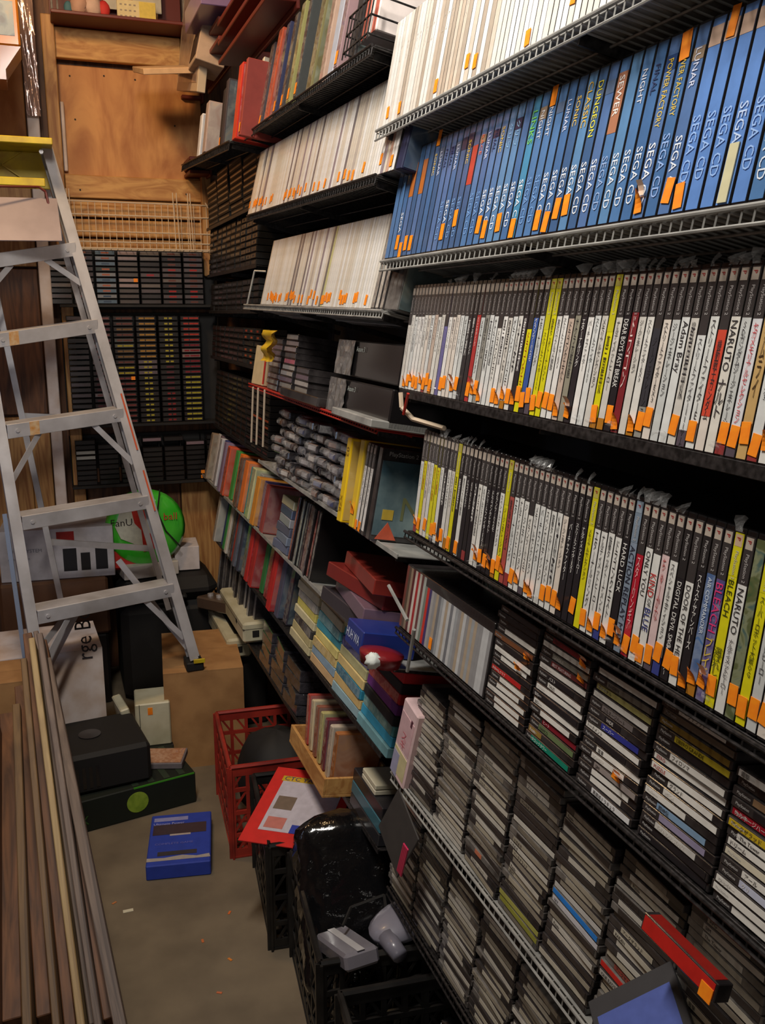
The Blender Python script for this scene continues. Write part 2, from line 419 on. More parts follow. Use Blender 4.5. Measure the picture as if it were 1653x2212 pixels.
def wp(name, x0, x1, z0, z1, y, t, mt, label=None):
    o = obj(name, MB().cbox(x0, x1, y-t, y, z0, z1, .003), mt, wb)
    if label: o['label'] = label
    return o
wp('plywood_panel', .10, .68, 2.085, 2.50, YB+.02, .012, PLY, 'smooth plywood panel with swirling grain')
wp('board', .115, .60, 2.515, 2.625, YB, .035, BOARD, 'flat pine board under the dark display shelf')
wp('board', .125, .672, 2.0, 2.088, YB+.005, .03, BOARD)
for i in range(3): wp('slat', .12, .70, 1.775+.077*i, 1.843+.077*i, YB+.01, .022, BOARD)
wp('post', .075, .122, 0, 2.66, YB, .06, BOARDV, 'brown upright post')
wp('post', .66, .70, 1.70, 2.12, YB, .05, BOARDV)
wp('post', .125, .14, 2.1, 2.36, YB+.006, .02, PAINT, 'white strip beside the plywood')
o = obj('trim_1', MB().cbox(.0, .044, YB-.10, YB-.04, 0, 3.0, .003), PAINT); struct(o, 'white painted upright post catching daylight')
for a, b in ((-.25, -.085), (-.083, -.004)): wp('plank', a, b, .05, 1.13, YB-.01, .02, BOARDV)
wp('plank', -.25, -.005, 1.14, 1.72, YB, .02, DARKWOOD)
wp('plank', -.25, -.005, 2.16, 2.62, YB-.01, .02, PLY)
wp('plank', -.25, -.005, 1.73, 2.15, YB, .02, BOARDV)
for i, (a, b) in enumerate(((.13, .33), (.335, .52), (.525, .70))): wp('plank', a, b, 0, .9, YB, .02, DARKWOOD if i < 2 else BOARDV)
for x, z in ((.17, 2.46), (.30, 2.47), (.42, 2.465), (.60, 2.03), (.18, 2.03), (.18, 2.3), (.57, 2.3)):
    obj('nail_head', MB().rod((x, YB+.005 if z > 2.2 else YB-.028, z), (x, YB+.01 if z > 2.2 else YB-.02, z), .0035, 6), RUBBER, wb)
# wire grid rack on the slats
g = empty('wire_grid_rack', T(0, YB-.05, 0)); mb = MB()
for i in range(23):
    x = .10+.0262*i; mb.rod((x, 0, 1.80), (x, 0, 1.985), .0016, 5); mb.rod((x, 0, 1.80), (x, -.09, 1.80), .0012, 4)
o = obj('thin_wires', mb, WIREW, g); o['kind'] = 'stuff'
mb = MB()
for z in (1.985, 1.935, 1.87, 1.83, 1.80): mb.rod((.09, -.002, z), (.69, -.002, z), .0028, 6)
mb.rod((.09, -.09, 1.80), (.69, -.09, 1.80), .0026, 6); obj('rails', mb, WIREW, g)
for a in (.125, .135, .54, .555, .60, .61): obj('upright_wire', MB().rod((a, -.05, 1.80), (a, -.004, 2.03), .002, 5), WIREW, g)
for a in (.685, .70): obj('hanging_wire', MB().path([(a-.02, -.05, 1.99), (a, -.07, 1.95), (a+.02, -.08, 1.78)], .0025, 5), WIREW, g)
tag(g, 'white wire grid rack hanging on the wooden slats of the end wall', 'wire rack')

# ------------------------------------------------------------------ shelf boards
S1 = Shelf((820, 265), (1300, 30), 11, ext=.62); S1.k = 0; S1.A.z = 1.878
S2 = Shelf((830, 563), (1653, 437), 11.5, ext=.08)
S3 = Shelf((865, 842), (1653, 1012), 9, depth=.22, ext=.08)
S4 = Shelf((881, 1144), (1653, 1607), 7, depth=.22, ext=.08)
S5 = Shelf((862, 1350), (1471, 1900), 9, depth=.25, ext=.16); S5.A.z = .955; S5.k = 0
S6 = Shelf((852, 1664), (1262, 2200), 8, depth=.25, ext=.3); S6.k = 0
S7 = Shelf((850, 1924), (1038, 2200), 8, depth=.25, ext=.3, ext0=.02); S7.k = 0
for S, lab, mt, st, lip in ((S1, 'grey wire shelf, topmost in the near bay, seen from below', SHELFG, 'wire', .012), (S2, 'grey wire shelf carrying the blue-spined cases', SHELFG, 'wire', .012),
                            (S3, 'black shelf carrying the upper white-spined row in the near bay', SHELFK, 'plain', .008), (S4, 'black perforated shelf under the lower white-spined row in the near bay', SHELFK, 'wire', .006),
                            (S5, 'black shelf holding upright discs and the first jewel case stacks', SHELFK, 'wire', .006), (S6, 'pale grey slotted shelf under the faded jewel case stacks', SHELFG, 'wire', .012),
                            (S7, 'lowest dark slotted shelf near the floor crates', SHELFK, 'wire', .012)):
    make_shelf(S, lab, mt, st, lip)
L0 = Shelf((531, 289), (836, 82), 12); L1 = Shelf((535, 465), (862, 365), 14); L2 = Shelf((530, 657), (880, 672), 14)
L3 = Shelf((542, 827), (821, 924), 10, depth=.2); L4 = Shelf((559, 993), (860, 1199), 10, depth=.2)
L5 = Shelf((432, 1019), (855, 1455), 12, depth=.2); L5.A.z = .862; L5.k = 0
L6 = Shelf((463, 1165), (600, 1342), 12, depth=.2); L6.A.z = .637; L6.k = 0; L6.Y1 = 1.70
L7 = Shelf((573, 1449), (706, 1655), 8, depth=.25); L7.A.z = .40; L7.k = 0; L7.Y0 = 3.8; L7.Y1 = 1.72
LB = Shelf((393, 355), (531, 291), 8, X=.58, depth=.22, ext=0); LB.Y1 = 2.94; L0.Y1 = 1.72; L1.Y1 = 1.70; L2.Y1 = 1.67
for S, lab, mt, st, lip in ((L0, 'black wire shelf under the big boxed games, upper left', SHELFK, 'wire', .012), (L1, 'dark wire shelf under the brightest white-spined cases', SHELFK, 'wire', .012),
                            (L2, 'pale grey wire shelf under the second white row of the middle bay', SHELFG, 'wire', .008), (L3, 'red coated wire shelf below the wrapped black boxes', SHELFR, 'wire', .004),
                            (L4, 'grey metal shelf under the heap of bagged cartridges', SHELFG, 'plain', .004), (L5, 'dark shelf with grey edge under the orange and green boxes', SHELFG, 'plain', .004),
                            (L6, 'black shelf under the beige and teal box stacks', SHELFK, 'plain', .006), (L7, 'lowest black shelf of the middle bay', SHELFK, 'plain', .006), (LB, 'black tray shelf jutting out beside the plywood, upper left', SHELFK, 'wire', .02)):
    make_shelf(S, lab, mt, st, lip)
o = obj('shelf_end_bracket', MB().path([tuple(L2.frame(L2.Y0-.03) @ Vector(p)) for p in ((0, 0, 0), (.004, 0, .105), (.03, .03, .11))], .003, 6), SHELFG); tag(o, 'bent grey wire bookend at the far end of the white row', 'bookend')
o = obj('red_shelf_upright', MB().rod(onX(568, 830, .61), onX(578, 742, .63), .003, 6), SHELFR); tag(o, 'thin red upright rod rising from the red shelf', 'rod')
o = obj('shelf_hook', MB().path([onX(866, 848, .60), onX(868, 880, .60), onX(892, 905, .615), onX(960, 925, .63)], .0045, 6), WIREW); tag(o, 'cream bent wire hook under the left end of the black shelf', 'hook')
o = obj('red_hook_rod', MB().rod(onX(882, 850, .60), onX(872, 895, .60), .003, 6), SHELFR); tag(o, 'short red rod crossing the cream hook', 'rod')
for (a, b, X, lb) in (((895, 1360), (880, 1450), .57, 'slim steel rod hanging under the upright discs'), ((840, 1265), (880, 1340), .57, 'slanted steel bracket rod left of the upright discs')):
    o = obj('bracket_rod', MB().rod(onX(*a, X), onX(*b, X), .0035, 6), SHELFG); tag(o, lb, 'rod')

# ------------------------------------------------------------------ near bay rows
WH = [(228, 226, 220), (214, 210, 202), (236, 234, 230), (222, 224, 222), (205, 208, 206), (226, 216, 205)]
rnd = random.Random(3)
def d1(i, Y):
    return dict(d1_(i, Y), name='disc_case')
def d1_(i, Y):
    c = rnd.choice([(212, 200, 184), (226, 218, 206), (196, 180, 162), (236, 232, 226), (240, 238, 232), (182, 168, 152)] if Y > 1.25 else [(238, 236, 230), (228, 224, 214), (240, 240, 238)])
    r = rnd.random(); return dict(col=c, h=.19, w=rnd.choice([.0135, .0145, .016]), shell=CASEG, ins=(.01, .99), iw=.86, stick=(rnd.uniform(.03, .2) if r < .2 else None), sk='flat', text=rnd.choice([None, None, None, 'サターン', 'ゲーム']), tm='v', tz=.75, tl=.16, ts=.5, tc=(186, 178, 168))
N1 = upright_row(S1, [], d1, .0145, 'on the top near shelf', 'pale boxed discs on the top near shelf')
def d2(i, Y):
    c = rnd.choice([(80, 122, 172), (70, 110, 160), (92, 136, 180), (64, 98, 142), (84, 116, 166)])
    near = Y < 1.35
    tt = rnd.choice([('クリフ', (150, 190, 220)), ('SONIC', (240, 200, 80)), ('LUNAR', (210, 215, 235)), ('RACE', (235, 120, 90)), ('FINAL', (40, 50, 90)), ('NIGHT', (220, 220, 225)), None, None])
    more = []
    dim = (226, 232, 240) if rnd.random() < .62 else (120, 160, 210)
    if Y < 1.45 or rnd.random() < .35: more.append(('SEGA CD', 'd', .62, .42, dim, .36))
    if tt: more.append((tt[0], 'd', .5, .86, tt[1], .22))
    return dict(name='tall_game_case', col=c, h=.196, w=.0222, d=.13, ins=(.02, .98), iw=.8, more=more, patches=[(.8, rnd.uniform(.04, .14), rnd.choice([(30, 45, 80), (90, 110, 140), (150, 130, 110), (40, 70, 120)]))] if rnd.random() < .5 else [])
ov2 = [((1132, 353), dict(col=(222, 218, 212), more=[], patches=[])), ((1158, 267), dict(col=(70, 140, 180), more=[('LINKS', 'd', .7, .88, (120, 200, 90), .3), ('SEGA CD', 'd', .62, .42, (226, 232, 240), .36)], patches=[])),
       ((1262, 270), dict(more=[('CLASSIC', 'd', .6, .92, (235, 185, 60), .3), ('SEGA CD', 'd', .62, .42, (235, 238, 242), .36)])), ((1290, 270), dict(more=[('DUNGEON', 'd', .6, .9, (240, 225, 60), .33), ('SEGA CD', 'd', .62, .42, (235, 238, 242), .36)])),
       ((1338, 250), dict(patches=[(.55, .35, (176, 120, 92))], more=[('SEWER', 'd', .6, .88, (240, 235, 230), .26), ('SEGA CD', 'd', .62, .42, (150, 175, 215), .36)])),
       ((1430, 270), dict(more=[('POWER FACTORY', 'd', .5, .86, (225, 190, 60), .36), ('SEGA CD', 'd', .66, .42, (240, 242, 245), .36)])), ((1460, 230), dict(more=[('POWER FACTORY', 'd', .5, .9, (225, 190, 60), .36), ('SEGA CD', 'd', .66, .45, (150, 180, 230), .36)])),
       ((1030, 300), dict(patches=[(.5, .3, (190, 70, 60))], more=[]))]
for px in (900, 925): ov2.append(((px, 350), dict(patches=[(.55, .3, (190, 110, 50))], more=[])))
for px in (1500, 1535, 1570, 1605, 1640): ov2.append(((px, 230), dict(col=(96, 138, 204), patches=[(.84, .1, (200, 170, 150))], more=[('SEGA CD', 'd', .66, .5, (150, 185, 235) if px != 1605 else (190, 210, 240), .38)])))
n2list = []
def d2w(i, Y): return d2(i, Y)
N2 = upright_row(S2, ov2, d2w, .0228, 'on the blue near shelf', 'blue-spined game cases')
cases2 = [o for o in COL.objects if o.get('group') == 'blue-spined game cases']
def stick_at(S, cases, u, v, w=.013, h=.026, kind='flat', rot=None):
    Y, t = S.pick(u, v); c = min(cases, key=lambda o: abs(o.matrix_world.translation.y-Y)); sticker(c, 0, t-h/2, w=w, h=h, kind=kind, rot=rot); c['label'] = c['label'].replace(',', ' with orange sticker,') if 'sticker' not in c['label'] else c['label']
for q in ((855, 525), (866, 540), (880, 525), (889, 525), (962, 500), (980, 473), (1040, 485), (1053, 495), (1085, 480), (1101, 495), (1170, 475), (1180, 480), (1210, 450), (1226, 443), (1448, 412), (1462, 425), (1206, 205), (948, 300)):
    stick_at(S2, cases2, *q, w=.014)
stick_at(S2, cases2, 1375, 437, kind='curl'); stick_at(S2, cases2, 1492, 95, w=.016, h=.03); stick_at(S2, cases2, 1590, 45, w=.012, h=.03)
Y, t = S2.pick(1571, 370); c = min(cases2, key=lambda o: abs(o.matrix_world.translation.y-Y)); new('blank_sticker', panel(.013, .055, .0012, PRINT), c, T(0, -.0008, t-.03), (214, 208, 170))

TIT = ['ストリートファイターEX3', 'ストリートファイターIII', '機動戦士ガンダム', 'ナルティメットヒーロー', 'ジージェネレーション', 'メモリアルセレクション', 'スペシャルエディション', '鉄拳タッグトーナメント', '決戦', 'グランツーリスモ', '真三国無双', 'ドラゴンクエスト', '太鼓の達人', '戦国無双', 'サクラ大戦物語', 'バーチャファイター', 'エターナルリング', '電車でGO', '実況パワフルプロ野球', 'ギルティギア']
def dps(top):
    def fn(i, Y):
        r = rnd.random(); near = Y < 1.3
        if top: c = rnd.choice(WH) if r < .78 else rnd.choice([(150, 148, 140), (48, 44, 48), (178, 190, 190), (200, 180, 165)])
        else: c = rnd.choice(WH) if r < .72 else (38, 36, 38)
        dark = sum(c) < 250
        b0 = rnd.choice([.71, .715, .72, .70]) if rnd.random() < .9 else .62
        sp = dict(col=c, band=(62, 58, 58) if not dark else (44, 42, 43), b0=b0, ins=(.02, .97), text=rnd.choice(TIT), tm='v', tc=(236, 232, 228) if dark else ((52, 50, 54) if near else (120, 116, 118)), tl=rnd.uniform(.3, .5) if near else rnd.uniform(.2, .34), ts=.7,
                  stick=(rnd.uniform(.035, .10) if rnd.random() < .62 else None), patches=[])
        if rnd.random() < .15: sp['patches'] = [(.02, rnd.uniform(.05, .12), rnd.choice([(180, 120, 40), (60, 70, 140), (150, 60, 60), (90, 80, 90)]))]
        return sp
    return fn
YL = (224, 216, 30)
tallY = dict(col=YL, band=(206, 198, 40), patch=(190, 178, 90), tc=(70, 60, 30))
yl = dict(col=YL, tc=(170, 60, 30)); bk = dict(col=(40, 38, 42), tc=(230, 228, 224), band=(44, 42, 43)); wt = dict(col=(226, 226, 222), tc=(42, 40, 44), band=(62, 58, 58))
ov3 = [((1007, 755), bk), ((1014, 755), bk), ((1029, 755), dict(col=(176, 50, 50), tc=(230, 200, 190))), ((960, 727), dict(col=(110, 105, 160))), ((1143, 716), yl), ((1160, 716), dict(patches=[(.1, .6, (60, 90, 160))])),
       ((1174, 738), tallY), ((1190, 755), tallY), ((1238, 783), dict(col=(150, 146, 130))), ((1315, 760), tallY), ((1337, 785), dict(**bk, text='DEAR BOYS FAST BREAK', tm='d')), ((1357, 760), dict(col=(128, 42, 48), tc=(235, 210, 205), text='ドラゴン', b0=.74)),
       ((1485, 700), dict(col=(226, 228, 226), text='Adam Bray', tm='d')), ((1510, 750), dict(text='ストリートファイターIIIサード', tl=.6)), ((1535, 750), dict(text='ストリートファイターEX3', tl=.62, col=(224, 226, 222))),
       ((1560, 750), dict(text='機動戦士ガンダム', tl=.42)), ((1582, 745), dict(text='NARUTO', tm='d', tl=.28, ts=.7, col=(228, 224, 214), more=[('ナルト', 'v', .5, .40, (60, 55, 60), .2)])), ((1603, 745), dict(text='SDガンダムジージェネレーション', tl=.6)),
       ((1622, 745), dict(text='セガメモリアルセレクション', tc=(200, 50, 60), tl=.5, col=(226, 226, 230))), ((1640, 860), dict(col=(205, 170, 112), text='サムライ', tc=(70, 50, 30)))]
for px, cc in ((1545, (214, 80, 60)), (1400, (60, 60, 66))): ov3.append(((px, 800), dict(patches=[(.2, .45, cc)])))
N3 = upright_row(S3, ov3, dps(True), .0150, 'on the upper white near row', 'white-spined cases, upper near row', Y0=S3.pick(872, 800)[0]+.01)
Y4 = S4.pick(905, 1040)[0]
ov4 = [((911, 1041), wt), ((917, 1041), yl), ((928, 1041), wt), ((938, 1041), yl), ((947, 1041), yl), ((957, 1041), wt), ((965, 1041), bk), ((972, 1041), wt), ((987, 1041), tallY), ((1005, 1050), wt), ((1013, 1050), bk), ((1025, 1060), wt), ((1033, 1060), bk), ((1045, 1070), wt),
       ((1055, 1080), bk), ((1063, 1080), bk), ((1071, 1083), bk), ((1081, 1087), wt), ((1093, 1072), tallY), ((1102, 1102), dict(col=(172, 84, 76))), ((1162, 1132), dict(col=(40, 88, 178), tc=(235, 180, 60))), ((1233, 1160), bk), ((1246, 1160), bk), ((1258, 1170), bk), ((1275, 1172), tallY),
       ((1342, 1233), dict(**bk, text='HARD LUCK', tm='d', ts=.62)), ((1363, 1233), dict(col=(132, 146, 164), band=(126, 142, 160), patch=(150, 165, 180), text='ACTION REPLAY MAX', tm='d', tl=.62, ts=.75, tc=(40, 42, 60))),
       ((1378, 1233), dict(col=(178, 34, 52), tc=(236, 190, 190), b0=.66, text='スターリンギア')), ((1390, 1233), dict(**wt, text='ONLY YOU', tm='d', ts=.6)), ((1409, 1293), dict(**wt, text='', more=[('KIND', 'd', .85, .58, (190, 40, 40), .14), ('OF', 'd', .5, .43, (60, 60, 60), .05), ('BLUE', 'd', .85, .37, (40, 50, 120), .14)])),
       ((1433, 1263), dict(col=(222, 196, 196), text='ちゅーかな', tc=(180, 90, 90))), ((1451, 1263), dict(**wt, text='スペシャルエディション')), ((1470, 1263), dict(**bk, text='DIGITAL DEVIL SAGA', tm='d', tl=.42, ts=.55, more=[('アバタールチューナー', 'v', .8, .27, (230, 228, 224), .22)])),
       ((1488, 1293), dict(**wt, text='DOOR OF THE HEART', tm='d', tl=.5, ts=.6)), ((1506, 1263), dict(**bk, text='ストスケサアンパーズ', tl=.42)), ((1521, 1293), dict(col=(60, 112, 170), text='AIR COMMANDER', tm='d', ts=.45, tc=(220, 230, 240), art=1)),
       ((1546, 1293), dict(col=(86, 84, 150), art=1, text='BLEACH', tm='d', ts=.85, tl=.3, tc=(225, 60, 120), more=[('ブレイド', 'v', .8, .38, (220, 190, 60), .22)])), ((1573, 1293), dict(col=YL, band=(216, 208, 36), text='BLEACH', tm='d', ts=.62, tl=.3, tc=(60, 66, 20), b0=.74, more=[('選ばれし魂', 'v', .6, .35, (60, 66, 20), .2)], patch=(210, 180, 150))),
       ((1600, 1324), dict(**wt, text='NARUTO', tm='d', ts=.66, tl=.26, more=[('ナルティメットヒーロー', 'v', .5, .42, (60, 55, 60), .3)])), ((1622, 1324), dict(col=(80, 104, 58), art=1, text=None, band=None)), ((1634, 1354), dict(col=YL, band=(216, 208, 36), text='スーパーロボット大戦OG', tc=(60, 66, 20), tl=.42))]
for k in range(6): ov4.append(((1125+14*k+(12 if k > 2 else 0), 1120+8*k), dict(**wt, text=TIT[k+3], tl=.5)))
for px in (1290, 1305, 1318, 1330): ov4.append(((px, 1200), dict(**wt, text=TIT[(px//3) % 18], tl=.5)))
N4 = upright_row(S4, ov4, dps(False), .0150, 'on the lower white near row', 'white-spined cases, lower near row', Y0=Y4)

# jewel cases
def jewel(mw, sp, label, group, w=.124, th=.0104, d=.14, cat='disc case', name='jewel_case', shell=None):
    o = new(name, boxmesh(w, d, th-.0004, .0008, shell or CASEG)); o.matrix_world = mw
    if sp.get('col'):
        x0, x1 = sp.get('span', (.0, 1)); L = w*.94; a = -L/2+L*x0; bw = L*(x1-x0)
        new('spine_insert', panel(bw, th*.66, .0005, SPINEART if sp.get('art') else PRINT), o, T(a+bw/2, 0, th*.16), sp['col'])
    if sp.get('brand'): lettering(o, 'PlayStation', 'h', th*.30, -w*.44, -.0009, th*.48, (200, 198, 196), maxlen=w*.16)
    if sp.get('text'): lettering(o, sp['text'], 'h', th*.42, -w*.47+w*.94*sp.get('span', (0, 1))[0]+.004, -.0009, th*.48, sp.get('tc', (50, 46, 46)), maxlen=w*.45)
    if sp.get('stick') is not None: sticker(o, w*sp['stick'], -.003, w=.017, h=.014, kind='curl' if rnd.random() < .5 else 'flat')
    tag(o, label, cat, group); return o
def pile(S, Yc, n, fn, where, group, w=.124, th=.0105, d=.14, z0=0, dy=0, jx=.003, jr=1.5, lean=0, noun='jewel case', cat='disc case', name='jewel_case', shell=None, ymax=None):
    for k in range(n):
        sp = fn(k); sh = sp.get('shell', shell)
        mw = S.frame(Yc) @ R(lean, 'Y') @ T(rnd.uniform(-jx, jx), dy+rnd.uniform(0, .004), z0+k*th+.0003) @ R(rnd.uniform(-jr, jr), 'Z')
        jewel(mw, sp, f"{cname(sp['col']) if sp.get('col') else 'clear'}-edged {noun}{' with orange sticker' if sp.get('stick') is not None else ''}, {ordn(k+1)} from bottom, {where}", group, w, th, d, cat, name, sh)
JT = ['アークザラッド', 'TALES', 'パラッパ', 'The Tower', 'RAIDEN', 'ファイナル', 'Puzzle', 'GRADIUS', 'カルネージハート', '闘神伝', 'SIM', 'ときめき', 'RPG', '電撃', 'BEAT']
def dj(dark=.35):
    def fn(k):
        r = rnd.random()
        c = (42, 38, 40) if r < dark*.7 else (rnd.choice([(92, 80, 72), (120, 116, 112), (120, 60, 55), (66, 72, 110)]) if r < dark else rnd.choice([(222, 218, 210), (204, 198, 188), (190, 186, 176), (230, 228, 224)]))
        return dict(col=c, span=rnd.choice([(.24, 1), (.24, .9), (0, 1), (.22, .8)]), brand=rnd.random() < .7, text=rnd.choice(JT) if rnd.random() < .7 else None, tc=(220, 216, 210) if sum(c) < 330 else (56, 50, 50))
    return fn
def seq(lst, fallback):
    def fn(k):
        if k < len(lst) and lst[k]: q = dict(fallback(k)); q['brand'] = True; q.update(lst[k]); return q
        return fallback(k)
    return fn
w_ = lambda t=None, **k: dict(col=(226, 223, 216), text=t, **k)
k_ = lambda t=None, **k: dict(col=(38, 35, 38), text=t, tc=(225, 220, 215), **k)
P5 = [
 [w_(), w_(), w_(), w_(), w_('マルチ'), dict(col=(190, 40, 40), text='ドリームクラブ', tc=(240, 210, 200), span=(.0, .8)), k_(), w_('KID', span=(.2, .9)), w_('A LUNATICA', stick=.18, span=(0, 1)), k_(), dict(col=(128, 82, 54), stick=.36, span=(0, 1)), w_(span=(.2, 1)), k_(), k_(), k_()],
 [dict(col=(24, 132, 108), text='クロックタワー', tc=(220, 240, 230), span=(.12, 1)), dict(col=(150, 120, 60), span=(0, .3)), dict(col=(106, 124, 84), text='NAMCO', span=(.2, 1)), dict(col=(130, 30, 44), text='ヒート', tc=(230, 200, 200)), w_(), w_('BIO', span=(0, 1)), k_('エル'), w_(), w_('TALES'), k_('バスト'), w_('The Tower', span=(0, 1)), dict(col=(110, 50, 50), text='BEST FEATURING', tc=(230, 210, 210), span=(.25, 1)), dict(col=(140, 138, 128), stick=.36), w_('', span=(0, 1)), dict(col=(132, 26, 38), stick=.38, span=(.2, .9)), k_(), k_()],
 [dict(col=(226, 226, 226), text='悪魔城ドラキュラ', span=(.3, 1)), w_(), w_(), dict(col=(150, 140, 136)), w_('BOMBER', stick=.18), w_('電車'), k_(), w_('トーナメント'), dict(col=(50, 56, 140), text='スーパー', tc=(220, 220, 240), span=(.25, .9)), k_('WIDE', span=(.3, .6)), dict(col=(120, 112, 110)), w_(span=(0, 1)), dict(col=(180, 174, 110), span=(0, 1)), dict(col=(110, 104, 96)), w_()],
 [k_(span=(0, 1)), k_('', span=(0, 1)), dict(col=(206, 204, 198), text='THUNDER STRIKE', span=(.2, .8)), dict(col=(150, 142, 170)), dict(col=(130, 160, 190), span=(.2, .9)), w_(span=(0, .6)), w_('MEGA'), w_('グランド'), w_('PUZZLE', tc=(180, 50, 40)), w_('ZERO', span=(0, 1), tc=(180, 50, 40)), w_('フィロソマ'), k_(), dict(col=(196, 176, 50), text='LIBERO GRANDE', tc=(60, 50, 20)), dict(col=(120, 96, 40)), dict(col=(110, 100, 90))],
 [w_(), w_(span=(0, 1)), w_('ブシドー'), dict(col=(196, 200, 220), text='クリ'), w_('アール'), dict(col=(214, 206, 184)), w_('ドリーム'), w_('The Tower', span=(.1, 1)), dict(col=(200, 170, 40)), dict(col=(160, 26, 44), span=(0, 1)), k_(), dict(col=(150, 120, 90))],
]
ys5 = [1.165, 1.03, .895, .76, .63]
for q, Yc in enumerate(ys5):
    pile(S5, Yc, [15, 16, 15, 16, 14][q], seq(P5[q], dj(.4)), f"{['first', 'second', 'third', 'fourth', 'fifth'][q]} tidy stack, middle near shelf", 'jewel cases stacked on the middle near shelf')
# upright thin discs left of the stacks
cols5 = [(120, 60, 52), (90, 74, 62), (150, 130, 110), (96, 36, 40), (214, 206, 196), (170, 40, 44), (200, 196, 186), (110, 60, 60), (180, 186, 180), (120, 130, 120), (206, 52, 40), (70, 56, 110), (170, 168, 168)]
def d5(i, Y):
    c = cols5[i] if i < len(cols5) else rnd.choice([(196, 198, 200), (160, 164, 168), (120, 122, 128), (176, 160, 140), (206, 208, 212), (90, 84, 130) if i % 7 == 0 else (150, 150, 152)])
    return dict(col=c, h=.124, d=.14, ins=(.02, .86 if i > 8 else .98), iw=.7, shell=CASEG, noun='upright disc case', stick=(.05 if i == 14 else None), sk='flat')
upright_row(S5, [], d5, .0105, 'on the middle near shelf', 'upright discs, middle near shelf', Y0=1.60, Y1=1.235)
# second layer of stacks against the wall, deep in shade
for q in range(7):
    mb = MB(); ins = MB(); Yc = 1.50-.135*q
    for k in range(15):
        M_ = S5.frame(Yc) @ T(rnd.uniform(-.003, .003), .15, .0105*k) @ R(0, 'X'); mb.cbox(-.062, .062, 0, .1, 0, .010, .0008, M_)
        if rnd.random() < .6: ins.box(-.03, .058, -.0006, 0, .002, .008, M_)
    o = obj('rear_case_stack', mb, CASEG); c = obj('spine_inserts', ins, PRINT, o, color=(150, 135, 118)); 
    o['kind'] = 'stuff'; tag(o, f'shadowed rear stack of jewel cases, {ordn(q+1)} from left behind the middle near shelf', 'disc cases')
S5b = S5
# faded stacks on the two low shelves
ff = lambda lo: (lambda k: dict(col=rnd.choice([(176, 168, 150), (160, 152, 136), (190, 184, 168), (146, 138, 124), (198, 192, 180), (120, 112, 100), (200, 196, 186)]) if rnd.random() < .75 else (58, 52, 50), span=rnd.choice([(.1, 1), (.16, .95), (0, 1), (.2, .75)]), text=rnd.choice(JT) if rnd.random() < lo else None, shell=CASEG if rnd.random() < .5 else CASEC))
P6 = {1: {3: dict(col=(196, 188, 170))}, 2: {0: dict(col=(160, 150, 130)), 3: dict(col=(200, 120, 90), span=(.3, .5))}, 3: {1: dict(col=(150, 150, 60), span=(0, 1)), 2: dict(col=(168, 166, 84), span=(0, 1))},
      4: {9: dict(col=(205, 204, 210), span=(0, 1), text='VAY'), 10: dict(col=(40, 130, 220), span=(0, 1), text=None), 11: dict(col=(196, 194, 190), span=(0, 1))}, 5: {7: dict(col=(180, 176, 170), span=(0, 1), text='ONE EXOTIC'), 8: dict(col=(206, 40, 36), span=(0, 1), text=None, stick=.36), 9: dict(col=(150, 70, 60))}}
ys6 = [1.50, 1.366, 1.232, 1.10, .966, .832, .70]
for q, Yc in enumerate(ys6):
    base = ff(.35)
    pile(S6, Yc, [20, 23, 24, 24, 23, 24, 25][q], (lambda k, q=q, base=base: {**base(k), **P6.get(q, {}).get(k, {})}), f"{['first', 'second', 'third', 'fourth', 'fifth', 'sixth', 'seventh'][q]} stack, pale slotted shelf", 'faded jewel cases on the pale slotted shelf', jx=.004, jr=2.5)
for q, Yc in enumerate([1.60, 1.466, 1.332, 1.198, 1.064]):
    base = ff(.1)
    pile(S7, Yc, [20, 20, 19, 20, 18][q], base, f"{['first', 'second', 'third', 'fourth', 'fifth'][q]} stack, lowest near shelf", 'faded jewel cases on the lowest near shelf', jx=.004, jr=2.5)
# blue cover lying on the lower stacks, red cover
p = onX(1385, 2200, .585); o = new('game_box', boxmesh(.095, .010, .115, .001, MATTE), None, T(*p) @ R(-90, 'Z') @ R(-48, 'X') @ R(24, 'Y') @ T(0, 0, -.06), (52, 50, 52))
new('cover_print', panel(.066, .098, .0008, PRINT), o, T(.009, 0, .008), (84, 100, 170)); new('pale_mark', panel(.02, .02, .0011, PRINT), o, T(.02, 0, .035), (150, 110, 120)); tag(o, 'dark framed case with pale blue cover lying askew on the lowest stacks', 'game case')
p = onX(1470, 2060, .592); o = new('jewel_case', boxmesh(.124, .02, .021, .001, CASEG), None, T(*p) @ R(-90, 'Z') @ R(-14, 'X') @ T(0, -.004, -.012))
new('red_cover', MB().box(-.055, .055, .002, .018, .0208, .0216).mesh('red_cover', PRINT), o, None, (150, 36, 30))
new('red_print', panel(.118, .017, .0006, PRINT), o, T(0, 0, .002), (196, 40, 34)); new('price_sticker', panel(.018, .016, .001, STICK, 'price_sticker'), o, T(.05, -.0006, -.004)); tag(o, 'bright red edged case jutting out low at the right side', 'disc case')
pk = new('boxed_toy', boxmesh(.075, .045, .165, .003, MATTE), None, S6.frame(1.585) @ T(0, -.012, .001) @ R(9, 'Y'), (228, 196, 196))
new('front_print', panel(.066, .07, .0008, PRINT), pk, T(0, 0, .07), (226, 186, 190)); new('front_print', panel(.066, .05, .0008, PRINT), pk, T(0, 0, .012), (216, 206, 160)); new('lavender_corner', panel(.03, .05, .0011, PRINT), pk, T(-.018, 0, .003), (170, 170, 200))
new('dark_slot', panel(.008, .014, .0012, INK), pk, T(.02, 0, .13), (90, 50, 60)); lettering(pk, 'スキ', 'v', 1, .0, -.0015, .105, (205, 110, 120), maxlen=.035, maxw=.022)
tag(pk, 'pink and cream upright gift box at the left end of the pale slotted shelf', 'box')

